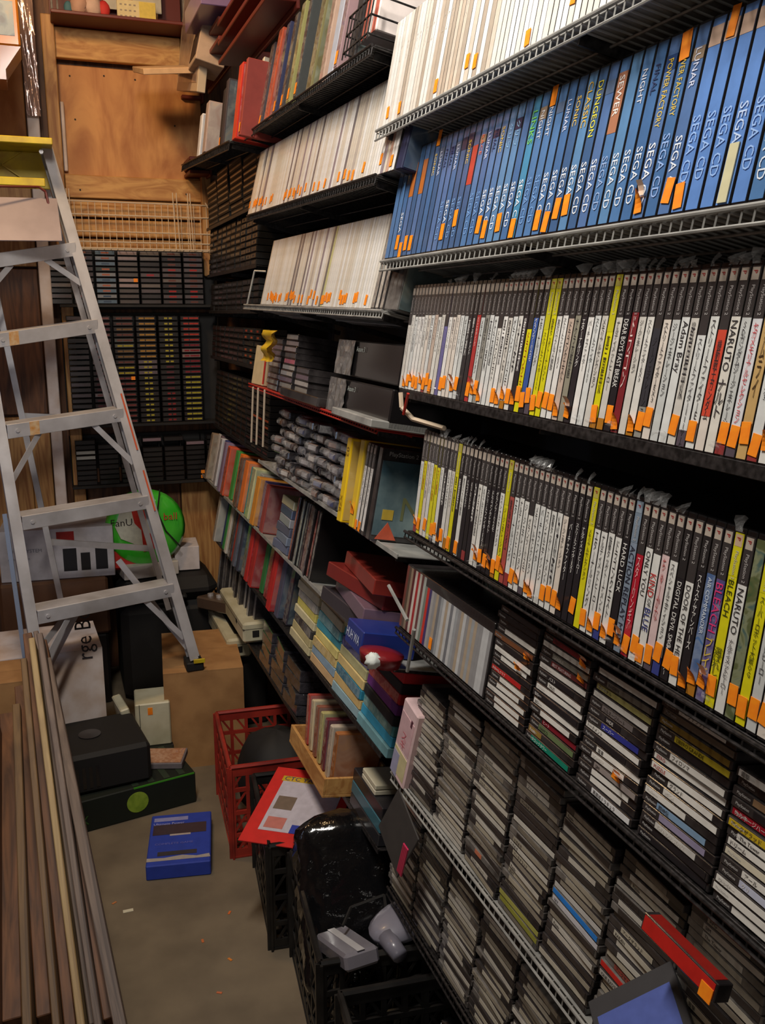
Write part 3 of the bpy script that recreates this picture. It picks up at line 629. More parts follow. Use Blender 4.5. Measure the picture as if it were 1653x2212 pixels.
# ------------------------------------------------------------------ middle bay
def d_l1(i, Y):
    r = rnd.random(); c = rnd.choice([(240, 236, 228), (232, 226, 214), (226, 216, 200), (244, 242, 238)]) if r < .86 else rnd.choice([(150, 140, 150), (196, 186, 176), (120, 116, 120)])
    return dict(name='disc_case', col=c, h=.19, w=.0145, shell=CASEG, ins=(.01, .99), iw=.88, stick=(rnd.uniform(.03, .12) if rnd.random() < .33 else None), sk='flat')
upright_row(S=L1, u_over=[((845, 330), dict(col=(210, 170, 150)))], default=d_l1, width=.0150, where='on the brightest middle shelf', group='white-spined cases, brightest middle shelf', Y1=1.64)
def d_l2(i, Y):
    q = d_l1(i, Y); q['w'] = .0150
    if q['stick'] is None and rnd.random() < .3: q['stick'] = rnd.uniform(.02, .1)
    return q
upright_row(L2, [((708, 580), dict(col=(120, 116, 114))), ((720, 540), dict(col=(210, 208, 150)))], d_l2, .0152, 'on the second middle shelf', 'white-spined cases, second middle shelf', Y0=L2.pick(575, 600)[0], Y1=1.765)
def put(S, u, v, th, h, d, col, label, art=False, dy=0, lean=0, mt=None, cat='box', name='boxed_game', group=None, yaw=0, cover=None, dz=0, Y=None, shell_col=None):
    Yc = Y if Y is not None else S.pick(u, v)[0]
    o = new(name, boxmesh(th, d, h, .002, mt or MATTE), None, S.frame(Yc) @ T(0, dy, .0004+dz) @ R(lean, 'Y') @ R(yaw, 'Z'), shell_col or col)
    if art: new('spine_print', panel(th*.92, h*.96, .0008, SPINEART), o, T(0, 0, h*.02), col)
    if cover:   # print on the side that faces down the aisle towards the camera (+x local)
        new('cover_print', cached(('cv', round(d, 3), round(h, 3)), lambda: MB().box(0, .0008, d*.03, d*.97, h*.03, h*.97).mesh('cover_print', COVERART)), o, T(th/2, 0, 0), cover)
    tag(o, label, cat, group); return o
for u, v, h, c, lb in ((829, 560, .19, (150, 146, 140), 'grey-spined tall case leaning at the right end of the second white row'), (838, 560, .19, (196, 190, 180), 'pale tall case leaning beside the grey one, second white row'), (848, 560, .185, (130, 126, 122), 'dark grey case last on the second middle shelf')):
    put(L2, u, v, .016, h, .135, c, lb, cat='game case', name='game_case', mt=CASEG, art=True)
o = put(L2, 868, 620, .05, .125, .14, (60, 66, 70), 'clear disc jewel case standing sideways under the blue row', cat='disc case', name='jewel_case', mt=CASEC, cover=(90, 96, 92), Y=1.655, yaw=8)
put(L1, 0, 0, .03, .135, .13, (30, 34, 66), 'dark blue boxed game squeezed at the right end of the bright shelf', cover=(34, 40, 80), Y=1.615, lean=3)
lst0 = [(452, .07, .17, .16, (176, 156, 150), 'pinkish grey tall box leaning at the left of the big boxes', 0), (474, .05, .19, .14, (40, 34, 36), 'black glossy tall case beside the pinkish grey box', 0), (487, .05, .20, .15, (60, 52, 58), 'dark tall case with pale edge left of the red box', 0),
        (512, .07, .215, .16, (206, 52, 36), 'bright red tall boxed game on the upper left shelf', .0), (528, .03, .21, .16, (150, 60, 50), 'dull red thin box right of the bright red one', 0), (545, .04, .22, .16, (236, 226, 200), 'cream tall box on the upper left shelf', 0), (557, .03, .22, .16, (222, 214, 196), 'pale thin box right of the cream one', 0),
        (572, .05, .235, .17, (74, 64, 70), 'charcoal box leaning right of the pale boxes', 1), (592, .05, .24, .17, (190, 80, 44), 'red and orange illustrated tall box', 1), (607, .04, .235, .17, (46, 50, 84), 'dark navy illustrated tall box', 1), (622, .04, .235, .17, (66, 60, 58), 'dark illustrated tall box right of the navy one', 1),
        (638, .04, .24, .17, (150, 144, 86), 'olive and yellow illustrated tall box', 1), (652, .035, .24, .17, (60, 62, 60), 'black and grey illustrated tall box', 1), (672, .05, .245, .18, (120, 112, 70), 'mossy green-brown illustrated wide box', 1), (692, .035, .24, .17, (180, 150, 130), 'tan illustrated tall box', 1),
        (712, .05, .25, .18, (176, 178, 188), 'silver grey wide tall box near the end of the upper shelf', 0), (732, .03, .24, .18, (150, 120, 122), 'mauve thin box beside the silver one', 1), (748, .05, .24, .19, (44, 40, 40), 'black tall box leaning at the end of the boxed row', 0)]
for u, th, h, d, c, lb, art in lst0:
    S = L0 if u > 531 else LB
    o = put(S, u, 150 if u > 531 else 250, th*.8, h, d, c, lb, art=bool(art), cover=c if th > .04 else None, dy=rnd.uniform(-.01, .012), lean=rnd.uniform(-2, 2), group='big boxed games on the upper left shelves', mt=PLAST if c[0] > 200 else None)
    if rnd.random() < .4: sticker(o, 0, .01, w=.016, h=.026, kind='flat')
put(LB, 408, 300, .05, .15, .15, (226, 226, 232), 'white and blue upright pack at the left tip of the black tray shelf', cover=(196, 200, 216), Y=3.62)
b = put(L0, 800, 60, .10, .16, .12, (226, 214, 208), 'white and red printed box in a black wire basket, top centre', Y=1.80, dz=.03); new('red_print', panel(.03, .15, .0009, PRINT), b, T(-.02, 0, 0), (206, 110, 92)); new('red_print', panel(.02, .15, .0009, PRINT), b, T(.035, 0, 0), (206, 110, 92))
bk_ = empty('wire_basket', L0.frame(1.80)); mb = MB()
for z in (.012, .045, .08): mb.path([(-.075, -.02, z), (.075, -.02, z), (.075, .14, z), (-.075, .14, z), (-.075, -.02, z)], .002, 5)
obj('rim_wires', mb, SHELFK, bk_); mb = MB()
for i in range(8): mb.rod((-.075+.15*i/7, -.02, .0), (-.075+.15*i/7, -.02, .08), .0015, 5)
obj('front_wires', mb, SHELFK, bk_); tag(bk_, 'small black wire basket at the right end of the big box shelf', 'basket')
# boxes and dark red racks at the top left of the shelves
def boxat(name, p, size, rot, mt, col, label, cat='box', c=.002, group=None):
    o = new(name, cached(('ba', size, c, mt.name), lambda: MB().cbox(-size[0]/2, size[0]/2, -size[1]/2, size[1]/2, 0, size[2], c).mesh(name, mt)), None, T(*p) @ rot, col)
    if label: tag(o, label, cat, group)
    return o
p = onX(405, 60, .58); b = boxat('picture_frame', (p.x, p.y, p.z-.22), (.03, .5, .42), R(12, 'X') @ R(6, 'Y'), PLAST, (196, 176, 150), 'framed glossy picture box propped above the plywood, top left', 'box')
new('cover_print', MB().box(-.0165, -.0155, -.22, .22, .03, .39).mesh('cover_print', COVERART), b, None, (150, 110, 90))
p = onX(455, 25, .6); boxat('boxed_game', (p.x, p.y, p.z-.03), (.12, .34, .07), R(0, 'Z'), PLAST, (120, 96, 130), 'pink and blue topped flat box at the very top left of the shelves')
p = onX(430, 75, .6); b = boxat('boxed_game', (p.x, p.y-.1, p.z-.14), (.10, .2, .13), R(14, 'Y'), MATTE, (176, 150, 128), 'beige open-fronted box under the pink topped one')
new('dark_window', MB().box(-.052, -.0505, -.08, .06, .02, .1).mesh('dark_window', INK), b, None, (50, 34, 28))
p = onY(365, 140, 3.7); boxat('wooden_plank', (p.x+.02, 3.72, p.z-.02), (.26, .3, .02), R(-6, 'Y') @ R(14, 'X'), MATTE, (206, 168, 128), 'short pale wooden flap jutting out over the plywood', 'board')
RZ = S1
for k, (u, v, w_m, h_m) in enumerate(((470, 105, .7, .16), (560, 30, .7, .16), (405, 215, .5, .12), (425, 375, .42, .07))):
    p = onX(u, v, .66); g = empty('slatted_rack', T(.66, p.y, p.z-h_m/2)); mb = MB()
    obj('back_panel', MB().cbox(.02, .03, -w_m/2, w_m/2, 0, h_m, .002), RACKR, g)
    for q in range(3): obj('slat', MB().cbox(-.06, .02, -w_m/2, w_m/2, h_m*(.1+.36*q), h_m*(.1+.36*q)+.014, .002), RACKR, g)
    obj('wall_bracket', MB().cbox(.03, .268, -.02, .02, h_m*.3, h_m*.5, .002), RACKR, g)
    tag(g, ['dark red slatted rack above the bright red box', 'dark red slatted rack at the top edge, highest of its kind', 'dark red slatted rack just right of the plywood panel', 'dark red slatted rack beside the pine board, lowest of its kind'][k], 'rack', 'dark red slatted racks')
# red shelf
put(L3, 0, 0, .085, .12, .15, (200, 180, 140), 'pale box in yellow plastic bag at the left end of the red shelf', Y=2.85, yaw=10); o = COL.objects[-1]
def blob(name, p, r, mt, label, cat, seed, sx=1, sy=1, sz=1, amp=.35, col=(255, 255, 255)):
    q = random.Random(seed); mb = MB(); nu, nv = 14, 9; ns = [[1+amp*(q.random()-.5) for _ in range(nu)] for _ in range(nv+1)]
    def fn(a, b_):
        i = int(round(a*nu)) % nu; j = int(round(b_*nv)); t = math.pi*b_; k = 1 if j in (0, nv) else ns[j][i]
        return (r*sx*k*math.sin(t)*math.cos(2*math.pi*a), r*sy*k*math.sin(t)*math.sin(2*math.pi*a), r*sz*(1 if j in (0, nv) else k)*math.cos(t)*-1+r*sz)
    mb.grid(fn, nu, nv); o = obj(name, mb, mt, None, T(*p), col, smooth=True)
    if label: tag(o, label, cat)
    return o
p = onX(590, 745, .60); mb = MB(); mb.grid(lambda a, b_: (p.x-.012-.012*math.sin(3+9*a+4*b_)-.008*math.sin(13*b_), p.y+.06-.13*a*(1-.3*b_)+.004*math.sin(8*b_), p.z+.04-.085*b_), 7, 9)
n_ = len(mb.v); mb.v += [v+Vector((.0015, 0, 0)) for v in mb.v]; mb.f += [tuple(reversed([i+n_ for i in f])) for f in mb.f[:]]
o = obj('plastic_bag', mb, PLAST, None, None, (220, 176, 40), True); tag(o, 'crumpled bright yellow plastic bag hanging above the red shelf', 'bag')
rp = onX(588, 745, .61)
q3 = [(150, 140, 145), (196, 110, 130), (120, 104, 116), (150, 146, 140), (92, 88, 92), (178, 172, 168)]
for q, (Yc, n) in enumerate(((2.66, 9), (2.50, 10), (2.34, 5))):
    pile(L3, Yc, n, lambda k: dict(col=rnd.choice(q3), span=(0, 1), shell=CASEG), f"{['first', 'second', 'third'][q]} stack on the red shelf", 'cases stacked on the red shelf', w=.13, th=.0165, d=.14, noun='plastic case')
for k, (z0, lb) in enumerate(((0, 'black boxed console in silver wrinkled wrap, lower of the two'), (.082, 'black boxed console in silver wrinkled wrap, resting on the other one'))):
    b = new('wrapped_console_box', boxmesh(.40, .2, .078, .003, CASEK), None, L3.frame(1.87) @ T(.02*k, .0, z0+.0005+.004*k) @ R(0, 'Z'))
    mb = MB(); rr = random.Random(k)
    hh = [[rr.uniform(-.003, .004) for _ in range(9)] for _ in range(7)]
    mb.grid(lambda a, c: (-.203-abs(hh[int(round(c*6))][int(round(a*8))]), -.004+a*.19, .001+c*.076+hh[int(round(c*6))][int(round(a*8))]*.6*(0 < c < 1)), 8, 6)
    n_ = len(mb.v); mb.v += [v+Vector((.001, 0, 0)) for v in mb.v]; mb.f += [tuple(reversed([i+n_ for i in f])) for f in mb.f[:]]
    obj('silver_wrap', mb, mat('silver_wrap_'+str(k), (150, 148, 146), .25, metal=.5, coat=1, bump=.8, nscale=30), b)
    mb = MB(); mb.grid(lambda a, c: (-.2+.12*a, -.003-abs(hh[int(round(c*6))][int(round(a*8))]), .001+c*.076), 8, 6); n_ = len(mb.v); mb.v += [v+Vector((0, .0006, 0)) for v in mb.v]; mb.f += [tuple(reversed([i+n_ for i in f])) for f in mb.f[:]]
    obj('front_wrap', mb, bpy.data.materials['silver_wrap_'+str(k)], b)
    lettering(b, 'Assure 3', 'h', .011, -.07, -.003, .06, (170, 180, 175), maxlen=.06); tag(b, lb, 'box', 'wrapped console boxes on the red shelf')
put(L3, 0, 0, .36, .022, .14, (60, 62, 64), 'flat dark clear-edged tray lying at the front of the red shelf', Y=2.28, mt=CASEG, dy=-.02, name='plastic_tray', cat='tray')
put(L3, 0, 0, .26, .016, .12, (150, 152, 154), 'thin silver bar-like case lying at the right of the red shelf', Y=1.80, mt=SHELFG, dy=-.035, name='flat_case', cat='case')
# heap of bagged cartridges on the grey shelf
rq = random.Random(11); heap = []
for cidx in range(11):
    for r_ in range(7):
        Yc = 2.62-.063*cidx+rq.uniform(-.008, .008)
        if Yc < 1.94: continue
        heap.append((Yc, r_, cidx))
HM = [mat('bagged_'+n, c, .14, coat=1, bump=.8, nscale=45, noise=c2) for n, c, c2 in (('grey', (92, 90, 96), (40, 38, 42)), ('black', (34, 33, 36), (70, 68, 74)), ('brown', (96, 80, 74), (40, 34, 34)))]
for k, (Yc, r_, cidx) in enumerate(heap):
    M_ = L4.frame(Yc) @ T(0, rq.uniform(-.012, .02), .0008+r_*.0265) @ R(rq.uniform(-14, 14), 'Z')
    o = new('bagged_cartridge', cached(('hp', k % 5, k % 3), lambda: (lambda b: b.cbox(-.029+.002*(k % 5), .029-.001*(k % 3), 0, .06, 0, .0235-.0008*(k % 3), .003).mesh('body', HM[k % 3]))(MB())), None, M_)
    new('label_strip', panel(.04, .011, .0006, PRINT), o, T(0, 0, .006), rq.choice([(150, 146, 150), (110, 104, 110), (60, 58, 64), (190, 184, 180), (120, 80, 66), (70, 78, 120)]))
    new('bag_fold', cached(('fold', k % 4), lambda: (lambda b: b.grid(lambda a, c: (.03*(a-.5)*2, -.002-.009*math.sin(math.pi*c)*(1-.4*math.sin(7*a+k)), .002+.02*c), 5, 3).mesh('bag_fold', WRAP))(MB())), o, T(0, 0, 0))
    tag(o, f"bagged grey cartridge, {ordn(r_+1)} from bottom in the {ordn(cidx+1)} column of the heap", 'cartridge', 'bagged cartridges heaped on the grey shelf')
put(L4, 758, 1020, .03, .185, .13, (236, 196, 30), 'bright yellow boxed game standing left of the white cases, grey shelf', mt=PLAST, dy=-.03, cover=(220, 180, 60), lean=-3, Y=1.90)
o = COL.objects['boxed_game']
ye = [x for x in COL.objects if x.get('label', '').startswith('bright yellow boxed')][0]; lettering(ye, 'XZR', 'd', .014, 0, -.0012, .06, (130, 90, 20)); lettering(ye, '02', 'd', .016, 0, -.0012, .165, (120, 84, 30)); 
y2 = put(L4, 785, 1020, .028, .19, .13, (226, 190, 50), 'second yellow boxed game with a grey sticker, right of the first', mt=PLAST, dy=-.02, cover=(226, 190, 70), lean=-2, Y=1.845); sticker(y2, 0, .03, w=.02, h=.03, kind='curl')
for k, yy in enumerate((1.808, 1.788, 1.768)):
    game_case(L4, yy, dict(col=(230, 228, 226) if k != 1 else (222, 220, 216), band=(60, 58, 58), b0=.74, h=.19, w=.0155, stick=.02 if k < 2 else None, sk='flat', dy=-.02, ins=(.05, .97), shell=CASEG, text=TIT[k+4], tm='v', tl=.4), f"white-spined boxed disc in clear wrap, {['left', 'middle', 'right'][k]} one of the trio on the grey shelf", 'trio of white cases on the grey shelf')
pc = game_case(L4, 1.735, dict(col=None, h=.19, w=.02, dy=-.02, shell=CASEG), 'dark case turned to show its misty teal cover, left of the lower white row', 'teal cover case'); del pc['group']
cv = new('cover_print', MB().box(0, .0008, .004, .128, .012, .165).mesh('cover_print', mat('misty_cover', (66, 92, 104), .3, coat=.6, noise=(140, 160, 160), nscale=9)), pc, T(.0102, 0, 0))
new('yellow_square', MB().box(0, .0012, .02, .044, .045, .066).mesh('yellow_square', PRINT), pc, T(.0106, 0, 0), (206, 176, 70))
tr = new('orange_triangle', MB().prism([(0, 0), (.046, 0), (.023, .036)], .0012, Matrix(((0, 0, 1, 0), (1, 0, 0, 0), (0, 1, 0, 0), (0, 0, 0, 1)))).mesh('orange_triangle', PRINT), pc, T(.0108, .012, .004), (214, 96, 66))
tm_ = text_mesh('NI', 'h', .05); new('lettering', tm_, pc, T(.0116, .06, .07) @ R(90, 'Z'), (120, 124, 84)); new('lettering', text_mesh('PlayStation 2', 'h', .009, .09), pc, T(.0112, .015, .178) @ R(90, 'Z'), (160, 160, 160))
# row of boxes on the dark shelf with grey edge
lst5 = [(448, .04, .20, (150, 130, 110)), (453, .04, .205, (206, 200, 196)), (460, .04, .205, (120, 100, 110)), (466, .04, .2, (206, 204, 210)), (472, .045, .2, (64, 70, 130)), (481, .045, .2, (140, 120, 150)), (490, .05, .195, (214, 90, 56)), (499, .05, .19, (70, 150, 66)), (511, .055, .19, (236, 120, 36)), (521, .04, .185, (110, 74, 56)), (531, .055, .185, (228, 122, 52)),
        (541, .035, .175, (50, 150, 160)), (549, .05, .18, (196, 196, 150)), (557, .045, .17, (150, 152, 150)), (566, .05, .165, (210, 140, 50)), (575, .06, .16, (44, 52, 130)), (585, .04, .16, (150, 66, 60))]
nm5 = ['tan', 'white', 'plum', 'pale grey', 'navy', 'lilac', 'red-orange', 'green', 'bright orange', 'brown', 'orange', 'teal', 'cream', 'grey', 'mustard', 'deep blue', 'salmon']
for k, (u, th, h, c) in enumerate(lst5):
    put(L5, u, 1030, th, h-.005, .13, c, f"{nm5[k]} boxed game, {ordn(k+1)} from left above the grey shelf edge", art=(k % 3 == 0), cover=c, dy=rnd.uniform(-.012, .012), lean=rnd.uniform(-1.5, 1.5), group='boxed games on the grey-edged shelf')
for k in range(6): put(L5, 0, 0, .13, .026, .15, [(96, 104, 130), (120, 130, 150), (86, 90, 110), (150, 150, 156), (76, 84, 110), (190, 184, 150)][k], f"{['slate', 'pale slate', 'dark slate', 'grey', 'dull blue', 'yellowish'][k]} box lying flat, {ordn(k+1)} from bottom beside the salmon box", Y=2.60, dz=.0265*k, yaw=rnd.uniform(-6, 6), mt=PLAST, name='flat_box')
c5 = [(70, 60, 60), (150, 60, 54), (176, 70, 60), (60, 60, 66), (140, 150, 140), (120, 134, 130), (40, 38, 42), (110, 50, 56), (90, 84, 60), (130, 60, 70), (50, 46, 56), (140, 60, 56), (96, 44, 44), (60, 56, 60)]
for k, c in enumerate(c5): put(L5, 0, 0, .014, .185, .13, c, f"dark illustrated slim case, {ordn(k+1)} in the row under the grey shelf", art=True, Y=2.50-.0185*k, mt=CASEK, cat='game case', name='slim_case', group='slim illustrated cases under the grey shelf', dy=rnd.uniform(-.006, .008))
for k, (c, n_) in enumerate((((60, 56, 62), 'black'), ((120, 96, 110), 'mauve'), ((124, 42, 38), 'dull red'), ((140, 48, 40), 'crushed red'))):
    put(L5, 0, 0, .30-.01*k, .034, .13, c, f"{n_} flat boxed game, {ordn(k+1)} from bottom of the pile under the grey shelf end", Y=1.94-.015*k, dz=.035*k+.0005, yaw=[4, -6, 9, -5][k], mt=PLAST, name='flat_box', dy=-.01)
b = put(L5, 0, 0, .10, .05,   .12, (36, 54, 130), 'blue lettered box lying at the right end of the grey-edged shelf', Y=1.72, dy=-.06, mt=PLAST, name='flat_box'); lettering(b, 'HUH WA', 'h', .02, -.042, -.002, .026, (205, 215, 235), maxlen=.08)
d_ = obj('red_lidded_tub', MB().lathe([(0, .0), (.04, 0), (.045, .02), (.045, .024), (.02, .03), (0, .03)], 20), PLAST, None, L5.frame(1.63) @ T(0, -.03, .001), (130, 30, 36), True); tag(d_, 'round red and clear disc tub at the right end of the grey-edged shelf', 'tub')
w2 = blob('tissue_ball', tuple(L5.frame(1.60) @ Vector((0, -.055, .0))), .016, MATTE, 'small crumpled white paper ball beside the red tub', 'paper', 9, col=(226, 232, 226))
# shelf below
c6 = [((190, 60, 50), 'red'), ((180, 176, 170), 'pale'), ((50, 56, 120), 'navy'), ((60, 140, 70), 'green'), ((206, 200, 190), 'white'), ((70, 64, 66), 'charcoal'), ((160, 60, 52), 'dull red'), ((96, 96, 110), 'slate'), ((60, 60, 76), 'dark blue'), ((110, 100, 96), 'brown'),
      ((190, 44, 40), 'scarlet'), ((176, 46, 42), 'crimson'), ((50, 120, 60), 'leaf green'), ((170, 40, 38), 'deep red'), ((60, 30, 32), 'maroon'), ((190, 40, 36), 'glossy red'), ((80, 80, 100), 'steel blue'), ((50, 46, 60), 'dark violet')]
for k, (c, n_) in enumerate(c6): put(L6, 0, 0, .034 if k < 10 else .042, .185-.0*k, .13, c, f"{n_} boxed game, {ordn(k+1)} from left on the second row below the orange boxes", art=(k % 4 == 1), cover=c, Y=3.75-.068*k, dy=rnd.uniform(-.02, .012), lean=rnd.uniform(-2, 2), group='boxed games below the orange boxes')
ST = [[(200, 190, 150), (190, 178, 130), (60, 58, 56), (206, 198, 160), (214, 204, 110), (180, 178, 170), (210, 200, 170), (190, 170, 130)],
      [(210, 176, 130), (140, 165, 185), (214, 190, 120), (220, 206, 130), (70, 150, 170), (96, 170, 184), (200, 190, 160), (170, 140, 110)],
      [(150, 180, 190), (210, 180, 120), (40, 130, 160), (214, 190, 130), (190, 186, 140), (50, 70, 150), (60, 150, 175), (180, 170, 120)],
      [(120, 170, 180), (60, 160, 200), (90, 160, 165), (40, 40, 44), (110, 50, 130), (200, 44, 46), (40, 36, 38), (190, 40, 44)]]
sn = ['first', 'second', 'third', 'fourth']
for q, Yc in enumerate((2.40, 2.18, 1.975, 1.775)):
    for k, c in enumerate(ST[q]):
        put(L6, 0, 0, .195, .0232, .15, c, f"{cname(c)} flat boxed game, {ordn(k+1)} from bottom, {sn[q]} beige and teal stack", Y=Yc, dz=.0236*k, yaw=rnd.uniform(-1.5, 1.5), dy=rnd.uniform(0, .006), name='flat_box', group='flat boxes stacked below the grey-edged shelf', art=(k % 3 == 2))
# lowest shelf of the middle bay
for k in range(14):
    put(L7, 0, 0, .026, .19, .13, [(150, 152, 156), (120, 124, 130), (176, 178, 180), (96, 100, 110)][k % 4], f"silver-grey slim case, {ordn(k+1)} in the row above the cream machines", Y=3.72-.047*k, mt=CASEG, art=True, cat='game case', name='slim_case', group='silver slim cases low on the left', dy=rnd.uniform(-.01, .01))
for k in range(12):
    u = k // 4; put(L7, 0, 0, .15, .034, .12, rnd.choice([(44, 42, 46), (56, 54, 60), (36, 34, 36)]), f"clear-wrapped dark box, {ordn(k % 4+1)} from bottom, {sn[u]} pile on the lowest middle shelf", Y=2.86-.17*u, dz=.035*(k % 4), mt=HM[1], name='wrapped_box', yaw=rnd.uniform(-5, 5), group='clear-wrapped dark boxes low in the middle bay')
for k, (c, n_) in enumerate((((44, 44, 48), 'black'), ((60, 110, 125), 'teal'), ((40, 38, 42), 'charcoal'), ((214, 208, 186), 'cream'), ((206, 200, 176), 'ivory'))):
    put(L7, 0, 0, .2 if k < 3 else .09, .03 if k < 3 else .012, .14, c, f"{n_} flat box near the right end of the lowest middle shelf", Y=1.83, dz=[0, .031, .062, .093, .106][k]+.0005, name='flat_box', mt=PLAST)
MG = [((176, 70, 60), 'red'), ((214, 196, 160), 'cream'), ((150, 90, 70), 'rust'), ((190, 180, 120), 'olive'), ((120, 50, 60), 'wine'), ((206, 190, 170), 'pale'), ((176, 110, 60), 'orange-brown')]
tr_ = empty('wooden_tray', L7.frame(2.12)); 
obj('tray_base', MB().cbox(-.16, .16, -.06, .12, .0005, .008, .001), BOARD, tr_)
for a in ((-.16, .16, -.06, -.052, .008, .05), (-.16, .16, .112, .12, .008, .05), (-.16, -.152, -.052, .112, .008, .05), (.152, .16, -.052, .112, .008, .05)): obj('tray_side', MB().cbox(*a, .001), BOARD, tr_)
tag(tr_, 'open pale wooden tray of magazines at the right end of the lowest shelf', 'tray')
for k, (c, n_) in enumerate(MG): put(L7, 0, 0, .018, .135, .12, c, f"{n_} paperback leaning in the wooden tray", Y=2.12+.12-.038*k, dz=.0095, lean=-12+2*k, mt=MATTE, cover=c, name='paperback', cat='book', art=True, dy=-.03+.005, group='paperbacks in the wooden tray')
for k in (0, 1):
    p = onX(*((520, 1425), (556, 1392))[k], .60 if k == 0 else .63)
    e = boxat('cream_console', (p.x+.0, p.y+.25, p.z-.0), (.09, .46, .075), R(0, 'Z'), CREAMP, (255, 255, 255), ['long cream plastic machine on its side, nearer of the two beside the carton', 'long cream plastic machine on its side, farther and higher of the two'][k], 'game console', c=.008)
    obj('end_slot', MB().cbox(-.012, .012, -.232, -.2295, .02, .045, .001), RUBBER, e); obj('button', MB().cbox(-.046, -.0445, -.12, -.1, .04, .055, .0005), RUBBER, e); obj('seam', MB().box(-.0455, .0455, -.2305, .2305, .05, .0515), RUBBER, e)
    obj('foot', MB().cbox(-.03, .03, -.2, .2, -.012, 0, .002), RUBBER, e)
# pink strap and grey card low between the bays
p = onX(838, 1800, .57); o = boxat('folded_card', (p.x, p.y, p.z-.04), (.003, .12, .12), R(25, 'X') @ R(12, 'Y'), MATTE, (62, 58, 56), 'grey card flap in front of the lowest stacks beside the black crates', 'card')
for k in range(4): boxat('pink_strip', (p.x-.002, p.y-.06-.006*k, p.z-.045), (.003, .005, .085), R(24, 'X'), PLAST, (214, 50, 96), f"bright pink strip, {sn[k]} of four beside the grey card", 'strip', .0005, 'bright pink strips')

# ------------------------------------------------------------------ cartridge walls at the far end
CT = [(70, 64, 66), (60, 56, 58), (90, 80, 84), (110, 100, 96), (50, 46, 48)]
cart_me = boxmesh(.081, .09, .0192, .0015, CASEK)
side_me = boxmesh(.081, .09, .0192, .0015, DULLK)
def cart(M_, lab, strip, label, group, stick=False, body=None):
    if strip: strip = (tuple(int(c*.8) for c in strip[0]),)+tuple(strip[1:])
    o = new('cartridge', body or cart_me, None, M_)
    new('end_label', panel(.074, .0125, .0006, PRINT), o, T(0, 0, .0032), lab)
    if strip:
        new('title_strip', cached(('ts', strip[1]), lambda: (lambda b: [b.box(x, x+strip[2], -.0002, 0, 0, .0065) for x in strip[3]] and b.mesh('title_strip', INK))(MB())), o, T(0, -.0006, .006), strip[0])
    if stick: new('price_sticker', panel(.016, .014, .001, STICK, 'price_sticker'), o, T(.028, -.0002, .0026))
    tag(o, label, 'cartridge', group)
two = ('two', .013, (-.016, .003)); one = ('one', .03, (-.015,)); wide = ('wide', .02, (-.028, -.004, .018-.004))
rc = random.Random(5)
